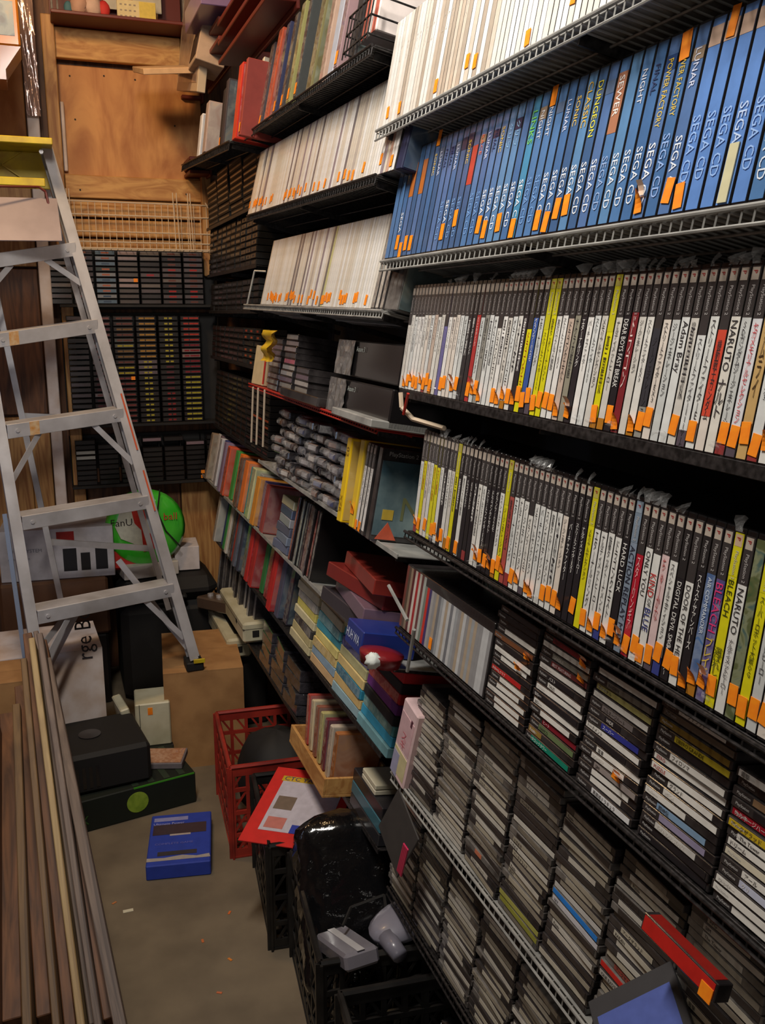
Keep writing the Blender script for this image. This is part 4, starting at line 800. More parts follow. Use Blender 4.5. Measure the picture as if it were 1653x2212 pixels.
def racks():
    # (z bottom, rows, [(column left x, colour rule)])
    bottoms = ((1.583, 10, [(-.068+.0875*i+.19-.0, i) for i in range(-1, 6)], 0), (1.095, 20, [(.085+.0905*i, i) for i in range(0, 7)], 1), (.842, 9, [(.085+.0905*i, i) for i in range(0, 7)], 2))
    for z0, rows, cols, which in bottoms:
        g = empty('cartridge_rack', T(.385, YB-.01, z0)); h = rows*.0213 if which != 1 else rows*.0222
        obj('back_board', MB().cbox(-.315, .325, -.004, 0, -.02, h+.01, .001), BLACKW, g)
        obj('rack_shelf', MB().cbox(-.315, .325, -.10, -.004, -.012, -.001, .001), BLACKW, g)
        for j in range(8): obj('divider', MB().box(-.314+.0905*j-.001, -.314+.0905*j+.001, -.06, -.004, 0, h), BLACKW, g)
        tag(g, ['black rack board holding the upper block of far cartridges', 'black rack board holding the tall middle block of far cartridges', 'black rack board holding the sparse lowest block of far cartridges'][which], 'rack')
        for cn, (x, i) in enumerate(cols):
            ci = cn
            for r in range(rows):
                if which == 2 and rc.random() < .25 and r > 6: continue
                pitch = .0213 if which != 1 else .0222
                top = rows-1-r; lab = rc.choice(CT[:3] if which else CT); strip = None
                if which == 0:
                    if ci == 1: strip = (rc.choice([(150, 60, 60), (170, 110, 90)]), *one) if rc.random() < .8 else None; lab = (70, 60, 64)
                    if ci == 2: lab = rc.choice([(110, 112, 120), (50, 60, 60), (90, 110, 130), (130, 132, 138)]); strip = (rc.choice([(200, 110, 80), (70, 90, 120)]), *one)
                    if ci == 3: lab = (150, 130, 130) if top in (0, 1, 5, 6) else (84, 76, 74)
                    if ci >= 5: strip = ((206, 40, 36), *one) if top in (3, 7, 8) else ((130, 70, 60), *one)
                    if ci == 4: strip = ((200, 30, 50), *one) if top == 4 else None
                if which == 1:
                    if ci == 1: strip = (rc.choice([(110, 50, 66), (150, 90, 90)]), *wide); lab = (50, 42, 46) if rc.random() < .7 else (130, 120, 126)
                    if ci == 2: strip = ((150, 64, 60) if top > 10 else rc.choice([(150, 110, 60), (200, 180, 40), (130, 70, 60)]), *wide); lab = (80, 84, 82) if 3 < top < 6 else (46, 42, 42)
                    if ci == 3: strip = ((206, 150, 60), *wide) if top < 8 else ((206, 190, 50), *two); lab = (100, 88, 96) if 7 < top < 11 else (44, 40, 40)
                    if ci == 4: strip = ((214, 196, 60), *two) if top < 9 else (((170, 44, 44), *two) if top > 13 else ((120, 50, 60), *one)); lab = (44, 42, 42)
                    if ci == 5: strip = ((214, 60, 40), *wide) if top < 5 else (((160, 30, 44), *wide) if top < 11 else ((206, 190, 50), *wide)); lab = (48, 42, 44) if top not in (6, 7) else (130, 110, 106)
                    if ci == 6: continue
                if which == 2:
                    lab = (130, 110, 120) if top in (0, 1) and ci in (3, 5) else (34, 32, 33)
                    if ci == 0 and r in (5, 6): lab = (170, 170, 164)
                st = (which, ci, top) in ((0, 3, 5), (1, 2, 11), (2, 3, 1), (2, 5, 8), (2, 5, 7)) 
                cart(T(x+.0455, YB-.095+rc.uniform(-.002, .002), z0+pitch*r+.0005), lab, strip, f"{cname(strip[0])+'-titled' if strip else 'plain'} cartridge{' with orange sticker' if st else ''}, {ordn(top+1)} down the {ordn(ci+1)} column from left, {['upper', 'tall', 'lowest'][which]} far block", ['cartridges in the upper far block', 'cartridges in the tall far block', 'cartridges in the lowest far block'][which], st)
racks()
# dark stacks along the right wall near the corner
SF = [(1.70, 8, 'first'), (1.556, 5, 'second'), (1.372, 6, 'third'), (1.085, 11, 'lowest')]
class FS: pass
def fshelf(z, Ya, Yb_):
    S = Shelf.__new__(Shelf); S.X = .66; S.tilt = 4; S.depth = .2; S.k = 0; S.A = Vector((.66, Ya, z)); S.Y0 = Ya; S.Y1 = Yb_; return S
for q, (z, n, nm) in enumerate(SF):
    S = fshelf(z, 3.97, (3.03, 3.03, 2.98, 2.88)[q]); make_shelf(S, f'black shelf board of the {nm} far cartridge bay', SHELFK, 'plain', .006)
    stm = MB(); sti = MB(); c_ = 0; Yc = 3.91
    while Yc > S.Y1+.04:
        for r in range(n):
            orange = (q == 0 and c_ == 4) or (q == 2 and rc.random() < .4) or (q > 1 and rc.random() < .12)
            col = (214, 100, 60) if orange else rc.choice([(56, 50, 50), (70, 60, 56), (50, 46, 50), (96, 84, 74), (96, 50, 50) if q == 3 else (60, 60, 68)])
            if q == 2 and r == n-1 and c_ > 2: col = (200, 80, 60)
            M_ = S.frame(Yc) @ T(0, rc.uniform(0, .004), .0213*r+.0004)
            if Yc > 3.3:
                stm.box(-.041, .041, 0, .09, 0, .0192, M_); sti.box(-.036, .036, -.0006, 0, .004, .014, M_)
            else:
                cart(M_, (30, 27, 27), (col, *(one if q < 3 else wide)), f"{cname(col)}-titled cartridge, {ordn(r+1)} up in the {ordn(c_-6)} column of the {nm} side bay", f'cartridges in the {nm} side bay', body=side_me)
        c_ += 1; Yc -= .092
    o = obj('cartridge_stacks', stm, DULLK); obj('end_labels', sti, PRINT, o, color=(36, 30, 29) if q < 2 else (60, 40, 36)); o['kind'] = 'stuff'; tag(o, f'dark cartridges packed in the far corner of the {nm} side bay', 'cartridges')
for c_, Yc in enumerate((3.82, 3.58, 3.34, 3.10, 2.88)):
    for r in range([8, 9, 9, 8, 7][c_]):
        o = new('flat_black_case', boxmesh(.22, .16, .0195, .001, DULLK), None, T(.66, Yc, 1.885+.0203*r) @ R(-90, 'Z') @ T(rc.uniform(-.004, .004), rc.uniform(0, .005), 0)); new('edge_strip', panel(.2, .006, .0006, PRINT), o, T(0, 0, .007), (30, 27, 26))
        tag(o, f"black flat case, {ordn(r+1)} from bottom in the {ordn(c_+1)} far upper stack", 'case', 'black flat cases stacked beside the pine board')
sup = fshelf(1.883, 3.95, 2.76); make_shelf(sup, 'black shelf board under the flat black cases near the corner', SHELFK, 'plain', .006)
# hanging cords in front of the third bay
for k, (u, v0, v1) in enumerate(((558, 838, 960), (572, 842, 965), (547, 836, 955))):
    o = obj('hanging_tie', MB().rod(onX(u, v0, .60), onX(u-4, v1, .60), .003, 5), WIREW); tag(o, f"pale hanging plastic tie, {sn[k]} of three left of the bagged heap", 'tie', 'pale hanging ties')

# ------------------------------------------------------------------ step ladder
lad = empty('step_ladder', T(0, 0, 0))
RT = onY(98, 318, 3.40); RB = onY(417, 1418, 3.05); LT = onY(-100, 325, 3.30); LBm = onY(82, 1425, 2.93)
def along(a, b, t): return a+(b-a)*t
acr = (RB-LBm).normalized()                       # across the ladder
def rail(A, B, sgn, name, w=.062, th=.004, fl=.022):
    d = (B-A).normalized(); dep = d.cross(acr).normalized()
    if dep.y < 0: dep = -dep
    u = (acr-d*acr.dot(d)).normalized()*sgn       # outward
    mb = MB(); cs = [(-.5*w, fl), (-.5*w, 0), (.5*w, 0), (.5*w, fl), (.5*w-th, fl), (.5*w-th, th), (-.5*w+th, th), (-.5*w+th, fl)]
    k = 0
    for P in (A, B):
        for a_, b_ in cs: mb.v.append(P+dep*a_-u*(b_)+u*fl*.5)
    mb.f += [tuple(range(8))[::-1], tuple(range(8, 16))]+[(i, (i+1) % 8, 8+(i+1) % 8, 8+i) for i in range(8)]
    return obj(name, mb, ALU, lad)
rail(RT, RB, 1, 'front_rail'); rail(LT, LBm, -1, 'front_rail')
o = obj('front_face_strip', MB().bar(RT+Vector((0, -.033, 0)), RB+Vector((0, -.033, 0)), .030, .004, acr), ALU, lad); o['label'] = 'bright scuffed front face of the right rail'
obj('front_face_strip', MB().bar(LT+Vector((0, -.033, 0)), LBm+Vector((0, -.033, 0)), .028, .004, acr), ALU, lad)
# steps: px of the right end on the right rail / left end on the left rail
rr_ = (RB-RT)
def rail_at(A, B, v):                              # point of the rail that shows at image row v
    lo, hi = 0., 1.2
    for _ in range(40):
        m_ = (lo+hi)/2; q = along(A, B, m_)-Vector((0, 0, H)); c = (_up.dot(Vector((0, 0, 0))))
        X_, Y_, Z_ = q.x, q.y, q.z
        cam_y = _X.y*X_+_Y.y*Y_+_up.y*Z_; cam_z = _X.z*X_+_Y.z*Y_+_up.z*Z_
        vv = CY-F*cam_y/cam_z
        if vv < v: lo = m_
        else: hi = m_
    return along(A, B, lo)
SP = [(538, 570), (703, 738), (893, 932), (1080, 1128), (1268, 1330)]
for k, (vr, vl) in enumerate(SP):
    a = rail_at(LT, LBm, vl); b = rail_at(RT, RB, vr); ax = (b-a).normalized(); fw = Vector((-ax.y, ax.x, 0)).normalized()
    if fw.y < 0: fw = -fw
    up_ = Vector((0, 0, 1)); st = empty('step', T(0, 0, 0)); bpy.data.objects.remove(st)
    mb = MB(); L_ = (b-a).length
    M_ = Matrix.Translation((a+b)/2) @ Matrix((( ax.x, fw.x, 0, 0), (ax.y, fw.y, 0, 0), (ax.z, 0, 1, 0), (0, 0, 0, 1)))
    hw = L_/2-.012
    mb.cbox(-hw, hw, -.036, -.032, -.022, .022, .001, M_); mb.cbox(-hw, hw, -.032, .045, .018, .022, .001, M_); mb.cbox(-hw, hw, .045, .048, -.016, .022, .001, M_)
    s_ = obj('step', mb, ALU, lad)
    for x in (-hw+.03, hw-.03): obj('rivet', MB().rod(M_ @ Vector((x, -.036, 0)), M_ @ Vector((x, -.040, 0)), .006, 8), ALU, s_)
    if k in (1, 2): obj('rust_patch', MB().box(-.12, -.09, -.0368, -.036, -.021, .021, M_), mat('rust_'+str(k), (190, 130, 60), .7, noise=(200, 170, 130), nscale=60), s_)
    if k in (0, 2, 4):
        for sg, A_, B_ in ((1, RT, RB), (-1, LT, LBm)):
            base = M_ @ Vector((sg*(hw-.10), -.025, -.018)); q = rail_at(A_, B_, (vr if sg > 0 else vl)+(75 if k == 0 else 105))
            obj('diagonal_brace', MB().bar(base, q+Vector((-sg*.012, -.02, 0)), .018, .003, (0, 0, 1)), ALU, lad)
for t0, t1 in ((.47, .58), (.62, .70)):
    obj('orange_scuff', MB().bar(along(RT, RB, t0)+Vector((.012, -.0362, 0)), along(RT, RB, t1)+Vector((.012, -.0362, 0)), .005, .0008, acr), mat('orange_scuff', (206, 84, 40), .6), lad)
tb = onY(405, 1255, 2.84); 
# yellow cap
a = LT+Vector((-.03, 0, .0)); b = RT+Vector((.02, 0, 0)); cap_y = (a.y+b.y)/2
mb = MB(); z = (RT.z+LT.z)/2+.01
mb.cbox(a.x, b.x, cap_y-.09, cap_y+.14, z, z+.012, .003); mb.cbox(a.x, b.x, cap_y-.096, cap_y-.088, z-.004, z+.016, .002)
cp = obj('top_cap', mb, YEL, lad)
obj('cap_skirt', MB().cbox(a.x+.01, b.x-.01, cap_y+.10, cap_y+.108, z-.115, z, .002).cbox(a.x+.01, b.x-.03, cap_y-.05, cap_y-.044, z-.125, z-.10, .002), YEL, cp)
for sx in (1, -1): obj('cap_rib', MB().bar((a.x+.06 if sx > 0 else b.x-.06, cap_y+.094, z-.11), ((a.x+b.x)/2+.06*sx, cap_y+.094, z-.004), .01, .004, (0, 1, 0)), YEL, cp)
obj('cap_bolt', MB().rod((b.x-.035, cap_y-.03, z-.02), (b.x-.035, cap_y-.055, z-.02), .007, 8), ALU, cp)
# paint tray (fold-down shelf)
p1 = onY(100, 430, 3.27); p0 = onY(-70, 425, 3.20); q1 = onY(118, 522, 3.15)
obj('shelf_plate', MB().bar(((p0.x+p1.x)/2, p1.y, p1.z), ((p0.x+p1.x)/2+.004, q1.y, q1.z), .29, .003, (1, 0, 0)), mat('dull_plate', (150, 140, 146), .55, metal=.2, noise=(128, 118, 124), nscale=6), lad)
obj('shelf_wire', MB().path([(p0.x, p0.y-.01, p0.z+.03), (p1.x-.02, p1.y-.01, p1.z+.035), (p1.x, p1.y-.01, p1.z+.02), (p1.x+.02, p1.y-.02, p1.z-.12)], .004, 6), RACKR, lad)
# rear legs, braces, feet
RF = onY(428, 1440, 3.22); LF = onY(250, 1290, 3.2); ra = along(RT, RB, .0)+Vector((-.03, .12, 0)); la = along(LT, LBm, 0)+Vector((.03, .12, 0))
RF = Vector((RB.x-.02, 3.55, RB.z+.02)); LF = Vector((LBm.x+.08, 3.47, LBm.z+.02))
obj('rear_leg', MB().bar(ra, RF, .03, .02, (0, 1, 0)), ALU, lad); obj('rear_leg', MB().bar(la, LF, .03, .02, (0, 1, 0)), ALU, lad)
for t in (.55, .85): obj('rear_bar', MB().bar(along(la, LF, t), along(ra, RF, t), .022, .012), ALU, lad)
obj('diagonal_brace', MB().bar(along(RT, RB, .80)+Vector((-.15, .03, .0)), RB+Vector((-.015, .01, .03)), .022, .003, (0, 0, 1)), ALU, lad)
obj('diagonal_brace', MB().bar(onY(170, 1315, 3.02), onY(100, 1450, 2.97), .022, .003, (0, 0, 1)), ALU, lad)
obj('diagonal_brace', MB().bar(onY(150, 1320, 3.02), onY(88, 1400, 2.95), .022, .003, (0, 0, 1)), ALU, lad)
fo = obj('rubber_foot', MB().cbox(RB.x-.028, RB.x+.03, 3.01, 3.09, RB.z-.04, RB.z-.008, .004), RUBBER, lad); obj('yellow_tip', MB().cbox(RB.x-.004, RB.x+.034, 3.004, 3.012, RB.z-.010, RB.z+.004, .001), YEL, fo)
obj('rubber_foot', MB().cbox(LBm.x-.03, LBm.x+.03, 2.89, 2.97, LBm.z-.04, LBm.z-.008, .004), RUBBER, lad)
tag(lad, 'worn aluminium step ladder with a yellow top cap standing on the boxes', 'ladder')
FOOTZ = RB.z-.04; LFZ = LBm.z-.04

# ------------------------------------------------------------------ boxes and clutter at the far end of the floor
def carton(p, size, rz, label, mt=KRAFT, open_=False, cat='cardboard box'):
    w, d, h = size; g = empty('cardboard_box', T(*p) @ R(rz, 'Z')); t = .004
    obj('side_wall', MB().box(-w/2, w/2, -d/2, -d/2+t, 0, h), mt, g); obj('side_wall', MB().box(-w/2, w/2, d/2-t, d/2, 0, h), mt, g)
    obj('side_wall', MB().box(-w/2, -w/2+t, -d/2+t, d/2-t, 0, h), mt, g); obj('side_wall', MB().box(w/2-t, w/2, -d/2+t, d/2-t, 0, h), mt, g); obj('base', MB().box(-w/2+t, w/2-t, -d/2+t, d/2-t, 0, t), mt, g)
    if not open_:
        obj('flap', MB().box(-w/2, w/2, -d/2, -.001, h+.0005, h+.0035), mt, g); obj('flap', MB().box(-w/2, w/2, .001, d/2, h+.0005, h+.0035), mt, g)
    else:
        obj('flap', MB().bar((0, -d/2, h), (0, -d/2-.07, h-.05), w*.96, .003, (1, 0, 0)), mt, g)
    tag(g, label, cat); return g
h1 = FOOTZ-.0045
carton((.455, 3.22, 0), (.27, .42, h1), -6, 'brown cardboard carton carrying the right foot of the ladder')
g = carton((-.085, 3.28, 0), (.38, .30, .43), 3, 'white printed carton with large grey lettering under the ladder', PAINT)
lettering(g, 'rge Box', 'd', .055, .14, -.153, .40, (52, 50, 56), maxlen=.21).rotation_euler = (0, math.pi, 0)
carton((-.15, 2.97, 0), (.20, .20, LFZ-.0045), 0, 'tall narrow brown carton under the left foot of the ladder')
b = boxat('printed_box', (.0, 3.82, .535), (.42, .26, .20), R(-4, 'Z'), MATTE, (190, 186, 190), 'pale printed console box with a red patch lying behind the ladder')
new('cream_top', MB().box(-.198, .198, -.128, .128, .1905, .192).mesh('cream_top', MATTE), b, None, (214, 196, 170)); new('red_patch', MB().box(0, .065, -.1312, -.13, .15, .188).mesh('red_patch', PRINT), b, None, (150, 34, 32)); new('red_patch', MB().box(0, .065, -.128, -.02, .1921, .193).mesh('red_patch', PRINT), b, None, (150, 34, 32))
for x, w_, hh_ in ((.02, .05, .09), (.085, .035, .07), (.14, .045, .09)): new('dark_picture', MB().box(x, x+w_, -.1312, -.13, .03, .03+hh_).mesh('dark_picture', INK), b, None, (26, 26, 30))
lettering(b, 'SUPER SYSTEM', 'h', .014, -.18, -.1315, .12, (110, 110, 120), maxlen=.16); lettering(b, 'entertainment', 'h', .01, -.18, -.1315, .09, (120, 120, 128), maxlen=.14)
boxat('storage_bin', (-.03, 3.84, .30), (.40, .34, .234), R(0, 'Z'), PLAST, (96, 66, 48), 'brown shallow bin under the pale printed box', c=.01)
boxat('storage_bin', (-.03, 3.84, 0), (.38, .32, .298), R(0, 'Z'), PLAST, (34, 30, 30), 'black floor bin at the very back of the pile', c=.01)
# black case with rounded lid
kc = empty('carrying_case', T(.40, 3.85, 0)); obj('body', MB().cbox(-.19, .19, -.20, .16, .0, .40, .03), RUBBER, kc); obj('lid', MB().cbox(-.2, .2, -.21, .17, .405, .50, .04), RUBBER, kc); obj('handle', MB().path([(-.06, -.21, .44), (-.06, -.24, .44), (.06, -.24, .44), (.06, -.21, .44)], .008, 8), RUBBER, kc)
tag(kc, 'bulky black carrying case with rounded lid behind the ladder foot', 'case')
boxat('white_box', (.33, 3.80, .505), (.22, .2, .055), R(8, 'Z'), MATTE, (206, 198, 190), 'small off-white box on the black case under the green pack')
boxat('white_box', (.50, 3.84, .505), (.10, .16, .10), R(-4, 'Z'), MATTE, (216, 206, 206), 'upright white box right of the flat off-white one, behind the ladder rail')
ck = boxat('old_console', (.60, 3.50, .40), (.09, .30, .05), R(20, 'Z') @ R(-8, 'X'), PLAST, (96, 78, 66), 'worn brown electronic unit with round knobs near the corner', 'electronics', .006)
for k in range(4): obj('knob', MB().rod((-.01, -.12+.07*k, .05), (-.01, -.12+.07*k, .062), .012, 10), ALU, ck)
boxat('black_bin', (.65, 3.46, 0), (.13, .36, .375), R(0, 'Z'), RUBBER, (20, 20, 20), 'tall black bin in the dark corner below the knobbed unit', 'bin', .012)
# green bagged pack
gp = empty('inflatable_toy', T(*onY(318, 1207, 3.74)))
mb = MB(); R0 = .158
mb.lathe([(0, -.035), (R0*.6, -.034), (R0*.9, -.022), (R0, 0), (R0*.9, .022), (R0*.6, .034), (0, .035)], 32, T(0, 0, .13) @ R(90, 'X') )
obj('green_body', mb, mat('glossy_green', (52, 190, 40), .3, coat=1, noise=(90, 214, 70), nscale=8, bump=.3), gp, smooth=True)
wpz = -.0365
pp = [(-.12, .02), (-.10, .075), (-.03, .085), (.035, .07), (.05, -.02), (.02, -.075), (-.04, -.06), (-.10, -.03)]
new('white_patch', MB().prism(pp, .002, T(0, wpz, .13) @ R(90, 'X')).mesh('white_patch', PRINT), gp, None, (214, 214, 196))
new('red_letter', MB().prism([(-.055, .085), (.0, .08), (.0, -.01), (.05, -.035), (.05, -.075), (-.015, -.09), (-.02, 0), (-.045, .03)], .002, T(0, wpz-.0022, .13) @ R(90, 'X')).mesh('red_letter', PRINT), gp, None, (196, 44, 34))
lettering(gp, 'FanU', 'h', .03, -.135, wpz-.0026, .165, (40, 30, 26), maxlen=.10); lettering(gp, 'ball', 'h', .03, .07, wpz-.003, .178, (190, 70, 50), maxlen=.07)
for sx in (1,): obj('black_cord', MB().path([(.06, -.04, .29), (.045, -.045, .20), (.075, -.045, .12), (.13, -.04, .05)], .003, 5), RUBBER, gp)
obj('red_edge', MB().cbox(-.17, .06, -.01, .03, -.035, .05, .01), mat('red_gloss', (190, 36, 36), .3, coat=1), gp)
tag(gp, 'round glossy green toy pack with red and white front behind the ladder', 'toy')
# cream boxes with an orange sticker
boxat('flat_bin', (.235, 3.10, 0), (.17, .20, .104), R(0, 'Z'), RUBBER, (24, 24, 24), 'flat black tray box under the cream stickered unit')
e = boxat('cream_unit', (.262, 3.08, .105), (.115, .14, .155), R(-4, 'Z'), CREAMP, (255, 255, 255), 'cream plastic unit with an orange sticker beside the brown carton', 'game console', .004); new('price_sticker', MB().box(-.016, .0, -.0715, -.07, .115, .14).mesh('price_sticker', STICK), e); obj('front_groove', MB().box(-.044, -.042, -.0706, -.0699, .002, .153), RUBBER, e)
boxat('cream_unit', (.182, 3.08, .105), (.03, .14, .15), R(8, 'Z') @ R(-10, 'Y'), CREAMP, (255, 255, 255), 'slim cream panel leaning left of the stickered cream unit', 'game console', .004)
# console box and black console
xa = onZ(200, 1795, 0); xb = onZ(425, 1732, 0); ang = math.degrees(math.atan2(xb.y-xa.y, xb.x-xa.x)); Lx = .40; dirx = Vector((math.cos(math.radians(ang)), math.sin(math.radians(ang)), 0)); per = Vector((-dirx.y, dirx.x, 0))
cen = xb-dirx*Lx/2+per*.13
e = boxat('console_box', (cen.x, cen.y, 0), (Lx, .26, .105), R(ang, 'Z'), MATTE, (22, 28, 20), 'black console packaging with glowing green disc print on the floor', c=.003)
obj('green_edge', MB().box(-.0, Lx/2-.004, -.1306, -.128, .1005, .1055), mat('green_print', (70, 150, 40), .5), e)
obj('green_disc', MB().lathe([(0, 0), (.034, 0), (.034, .001), (0, .001)], 28, T(-.005+.015, -.1305, .055) @ R(90, 'X')), mat('lime_disc', (150, 176, 60), .5, noise=(110, 140, 40), nscale=30), e)
for k in range(4): obj('top_stripe', MB().box(.0+.05*k, .02+.05*k, -.12, .1, .1052, .106), mat('grey_print%d' % k, (46, 58, 44), .5), e)
lettering(e, 'X', 'h', .03, -.17, -.1312, .04, (50, 90, 40))
zt = .1065
kx = empty('black_console', T(cen.x-.09, cen.y+.02, zt) @ R(ang-4, 'Z')); obj('body', MB().cbox(-.16, .16, -.14, .13, 0, .13, .012), RUBBER, kx)
for k in range(7): obj('side_vent', MB().box(-.13+.02*k, -.12+.02*k, -.1415, -.139, .02, .09), CASEK, kx)
obj('top_disc', MB().lathe([(0, 0), (.035, 0), (.035, .003), (0, .004)], 20, T(.0, 0, .1305)), CASEK, kx); obj('port', MB().cbox(-.11, -.09, -.142, -.138, .10, .115, .001), ALU, kx)
tag(kx, 'chunky black game console sitting on the green-printed box', 'game console')
p = onY(375, 1612, 2.98); e = boxat('boxed_game', (cen.x+.13, cen.y+.02, zt), (.15, .11, .02), R(-18, 'Z'), MATTE, (120, 112, 116), 'flat boxed game with orange artwork beside the black console'); new('cover_print', MB().box(-.07, .07, -.05, .05, .0205, .0215).mesh('cover_print', SPINEART), e, None, (190, 130, 90))
# blue flat box
q = [onZ(310, 1908, 0), onZ(465, 1905, 0)]; ang2 = math.degrees(math.atan2(q[1].y-q[0].y, q[1].x-q[0].x)); 
cen2 = (q[0]+q[1])/2+Vector((.025, .155, 0))
e = boxat('flat_box', (cen2.x, cen2.y, 0), (.178, .27, .045), R(ang2+8, 'Z'), MATTE, (44, 66, 168), 'blue flat cardboard game box lying alone on the floor', c=.003)
for (x0, x1, y0, y1, c, nm_) in ((-.08, .02, .095, .115, (150, 150, 200), 'pale_lettering'), (-.08, .075, .02, .075, (66, 50, 60), 'dark_picture'), (-.03, .03, .012, .02, (190, 176, 170), 'white_caption'), (-.06, .05, -.09, -.07, (60, 52, 60), 'dark_picture')):
    new(nm_, MB().box(x0, x1, y0, y1, .0452, .0459).mesh(nm_, PRINT), e, None, c)
new('torn_edge', MB().prism([(-.088, -.115), (.088, -.115), (.085, -.098), (.05, -.104), (.01, -.094), (-.04, -.102), (-.088, -.098)], .0008, T(0, 0, .0453)).mesh('torn_edge', PRINT), e, None, (176, 166, 160))
t1 = text_mesh('Ultimate Power', 'h', .012, .09); n_ = new('lettering', t1, e, T(-.08, .08, .0462) @ R(-90, 'X'), (170, 170, 215))
t1 = text_mesh('COMPLETE GAME', 'h', .01, .12); n_ = new('lettering', t1, e, T(-.07, -.03, .0462) @ R(-90, 'X'), (110, 110, 190))
# floor litter
for k, (u, v, c, nm_) in enumerate(((277, 1968, (214, 206, 180), 'pale curled paper strip'), (247, 1951, (190, 120, 70), 'tiny brown scrap'), (1002/2.5+95, 1972, (220, 110, 50), 'small orange scrap'), (438, 2033, (200, 110, 60), 'faded orange smear scrap'), (497, 2073, (220, 130, 50), 'orange crumb'), (474, 2145, (200, 110, 70), 'dull orange scrap'), (585, 2027, (220, 216, 200), 'white crumpled scrap'))):
    p = onZ(u, v, 0); sz = .006 if k else .012
    e = boxat('paper_scrap', (p.x, p.y, .0002), (sz*2.2, sz, .0015), R(30*k, 'Z'), MATTE, c, f"{nm_} on the bare floor", 'litter', .0003)
# milk crates
def crate(M_, w, d, h, mt, label, nx=7, nz=3, floor=True):
    g = empty('milk_crate', M_); t = .006
    def side(x0, y0, x1, y1):
        mb = MB(); a = Vector((x0, y0, 0)); b = Vector((x1, y1, 0)); L_ = (b-a).length
        ax = (b-a).normalized(); up = Vector((0, 0, 1))
        for k in range(nz+2):
            z = h*(k/(nz+1)); hh = .028 if k in (0, nz+1) else .012; z = min(max(z, hh/2), h-hh/2)
            mb.bar(a+up*z, b+up*z, hh, t)
        for k in range(nx+1):
            p = a+ax*(L_*k/nx); mb.bar(p, p+up*h, .010 if 0 < k < nx else .022, t*.9, ax)
        for k in range(nx):
            for j in range(nz+1):
                p = a+ax*(L_*k/nx)+up*(h*j/(nz+1)); q = a+ax*(L_*(k+1)/nx)+up*(h*(j+1)/(nz+1)); mb.bar(p, q, .006, t*.5, (0, 0, 1))
        return mb
    for s in ((-w/2, -d/2, w/2, -d/2), (w/2, -d/2, w/2, d/2), (w/2, d/2, -w/2, d/2), (-w/2, d/2, -w/2, -d/2)): obj('lattice_side', side(*s), mt, g)
    obj('rim', MB().path([(-w/2, -d/2, h), (w/2, -d/2, h), (w/2, d/2, h), (-w/2, d/2, h), (-w/2, -d/2, h)], .007, 6), mt, g)
    mb = MB()
    for k in range(9): mb.box(-w/2+w*k/8-.005, -w/2+w*k/8+.005, -d/2, d/2, 0, .005)
    for k in range(7): mb.box(-w/2, w/2, -d/2+d*k/6-.005, -d/2+d*k/6+.005, .001, .006)
    obj('base_grid', mb, mt, g); tag(g, label, 'crate'); return g
crate(T(.59, 2.60, 0) @ R(-4, 'Z'), .33, .38, .285, REDP, 'red lattice milk crate on the floor beside the brown carton')
crate(T(.60, 2.16, 0) @ R(-6, 'Z'), .31, .36, .285, BLACKP, 'black lattice milk crate next to the red one')
crate(T(.60, 1.74, 0) @ R(-6, 'Z'), .30, .40, .285, BLACKP, 'black lattice milk crate holding the glossy wrapped console')
crate(T(.575, 1.27, 0) @ R(-5, 'Z'), .30, .36, .285, BLACKP, 'nearest black lattice crate at the bottom edge of the picture')
blob('black_bag', (.59, 2.60, .0075), .125, RUBBER, 'soft black fabric bag stuffed in the red crate', 'bag', 3, 1.0, 1.15, 1.15, .2)
for k, (x, y, z) in enumerate(((.50, 2.22, .0075), (.62, 2.22, .0075), (.56, 2.10, .0075), (.66, 2.08, .0075))): blob('bagged_controller', (x, y, z), .052, BAG, f"black controller in crinkled clear bag, {sn[k]} in the crate behind the glossy console", 'controller', 20+k, 1, 1, 2.3 if k > 1 else 2.4, .3)
ps = boxat('poster_card', (.535, 2.10, .31), (.23, .29, .004), R(-34, 'Z') @ R(10, 'X'), MATTE, (206, 36, 30), 'red bordered white and yellow leaflet lying across the black crate', 'leaflet', .001)
for (x0, x1, y0, y1, c, nm_) in ((-.08, .09, -.10, .105, (196, 190, 200), 'white_field'), (-.085, .06, .09, .11, (206, 170, 50), 'yellow_title'), (.05, .085, .05, .09, (206, 180, 50), 'yellow_patch'), (-.07, -.02, -.09, -.05, (196, 120, 110), 'pink_picture'), (-.07, -.02, -.02, .03, (120, 104, 90), 'brown_picture'), (0, .05, -.1, -.07, (50, 66, 160), 'blue_badge')):
    new(nm_, MB().box(x0, x1, y0, y1, .0042, .0048+(.0006 if nm_ != 'white_field' else 0)).mesh(nm_, PRINT), ps, None, c)
new('lettering', text_mesh('CTC YAVTU', 'h', .016, .12), ps, T(-.078, .1, .0058) @ R(-90, 'X'), (50, 40, 110))
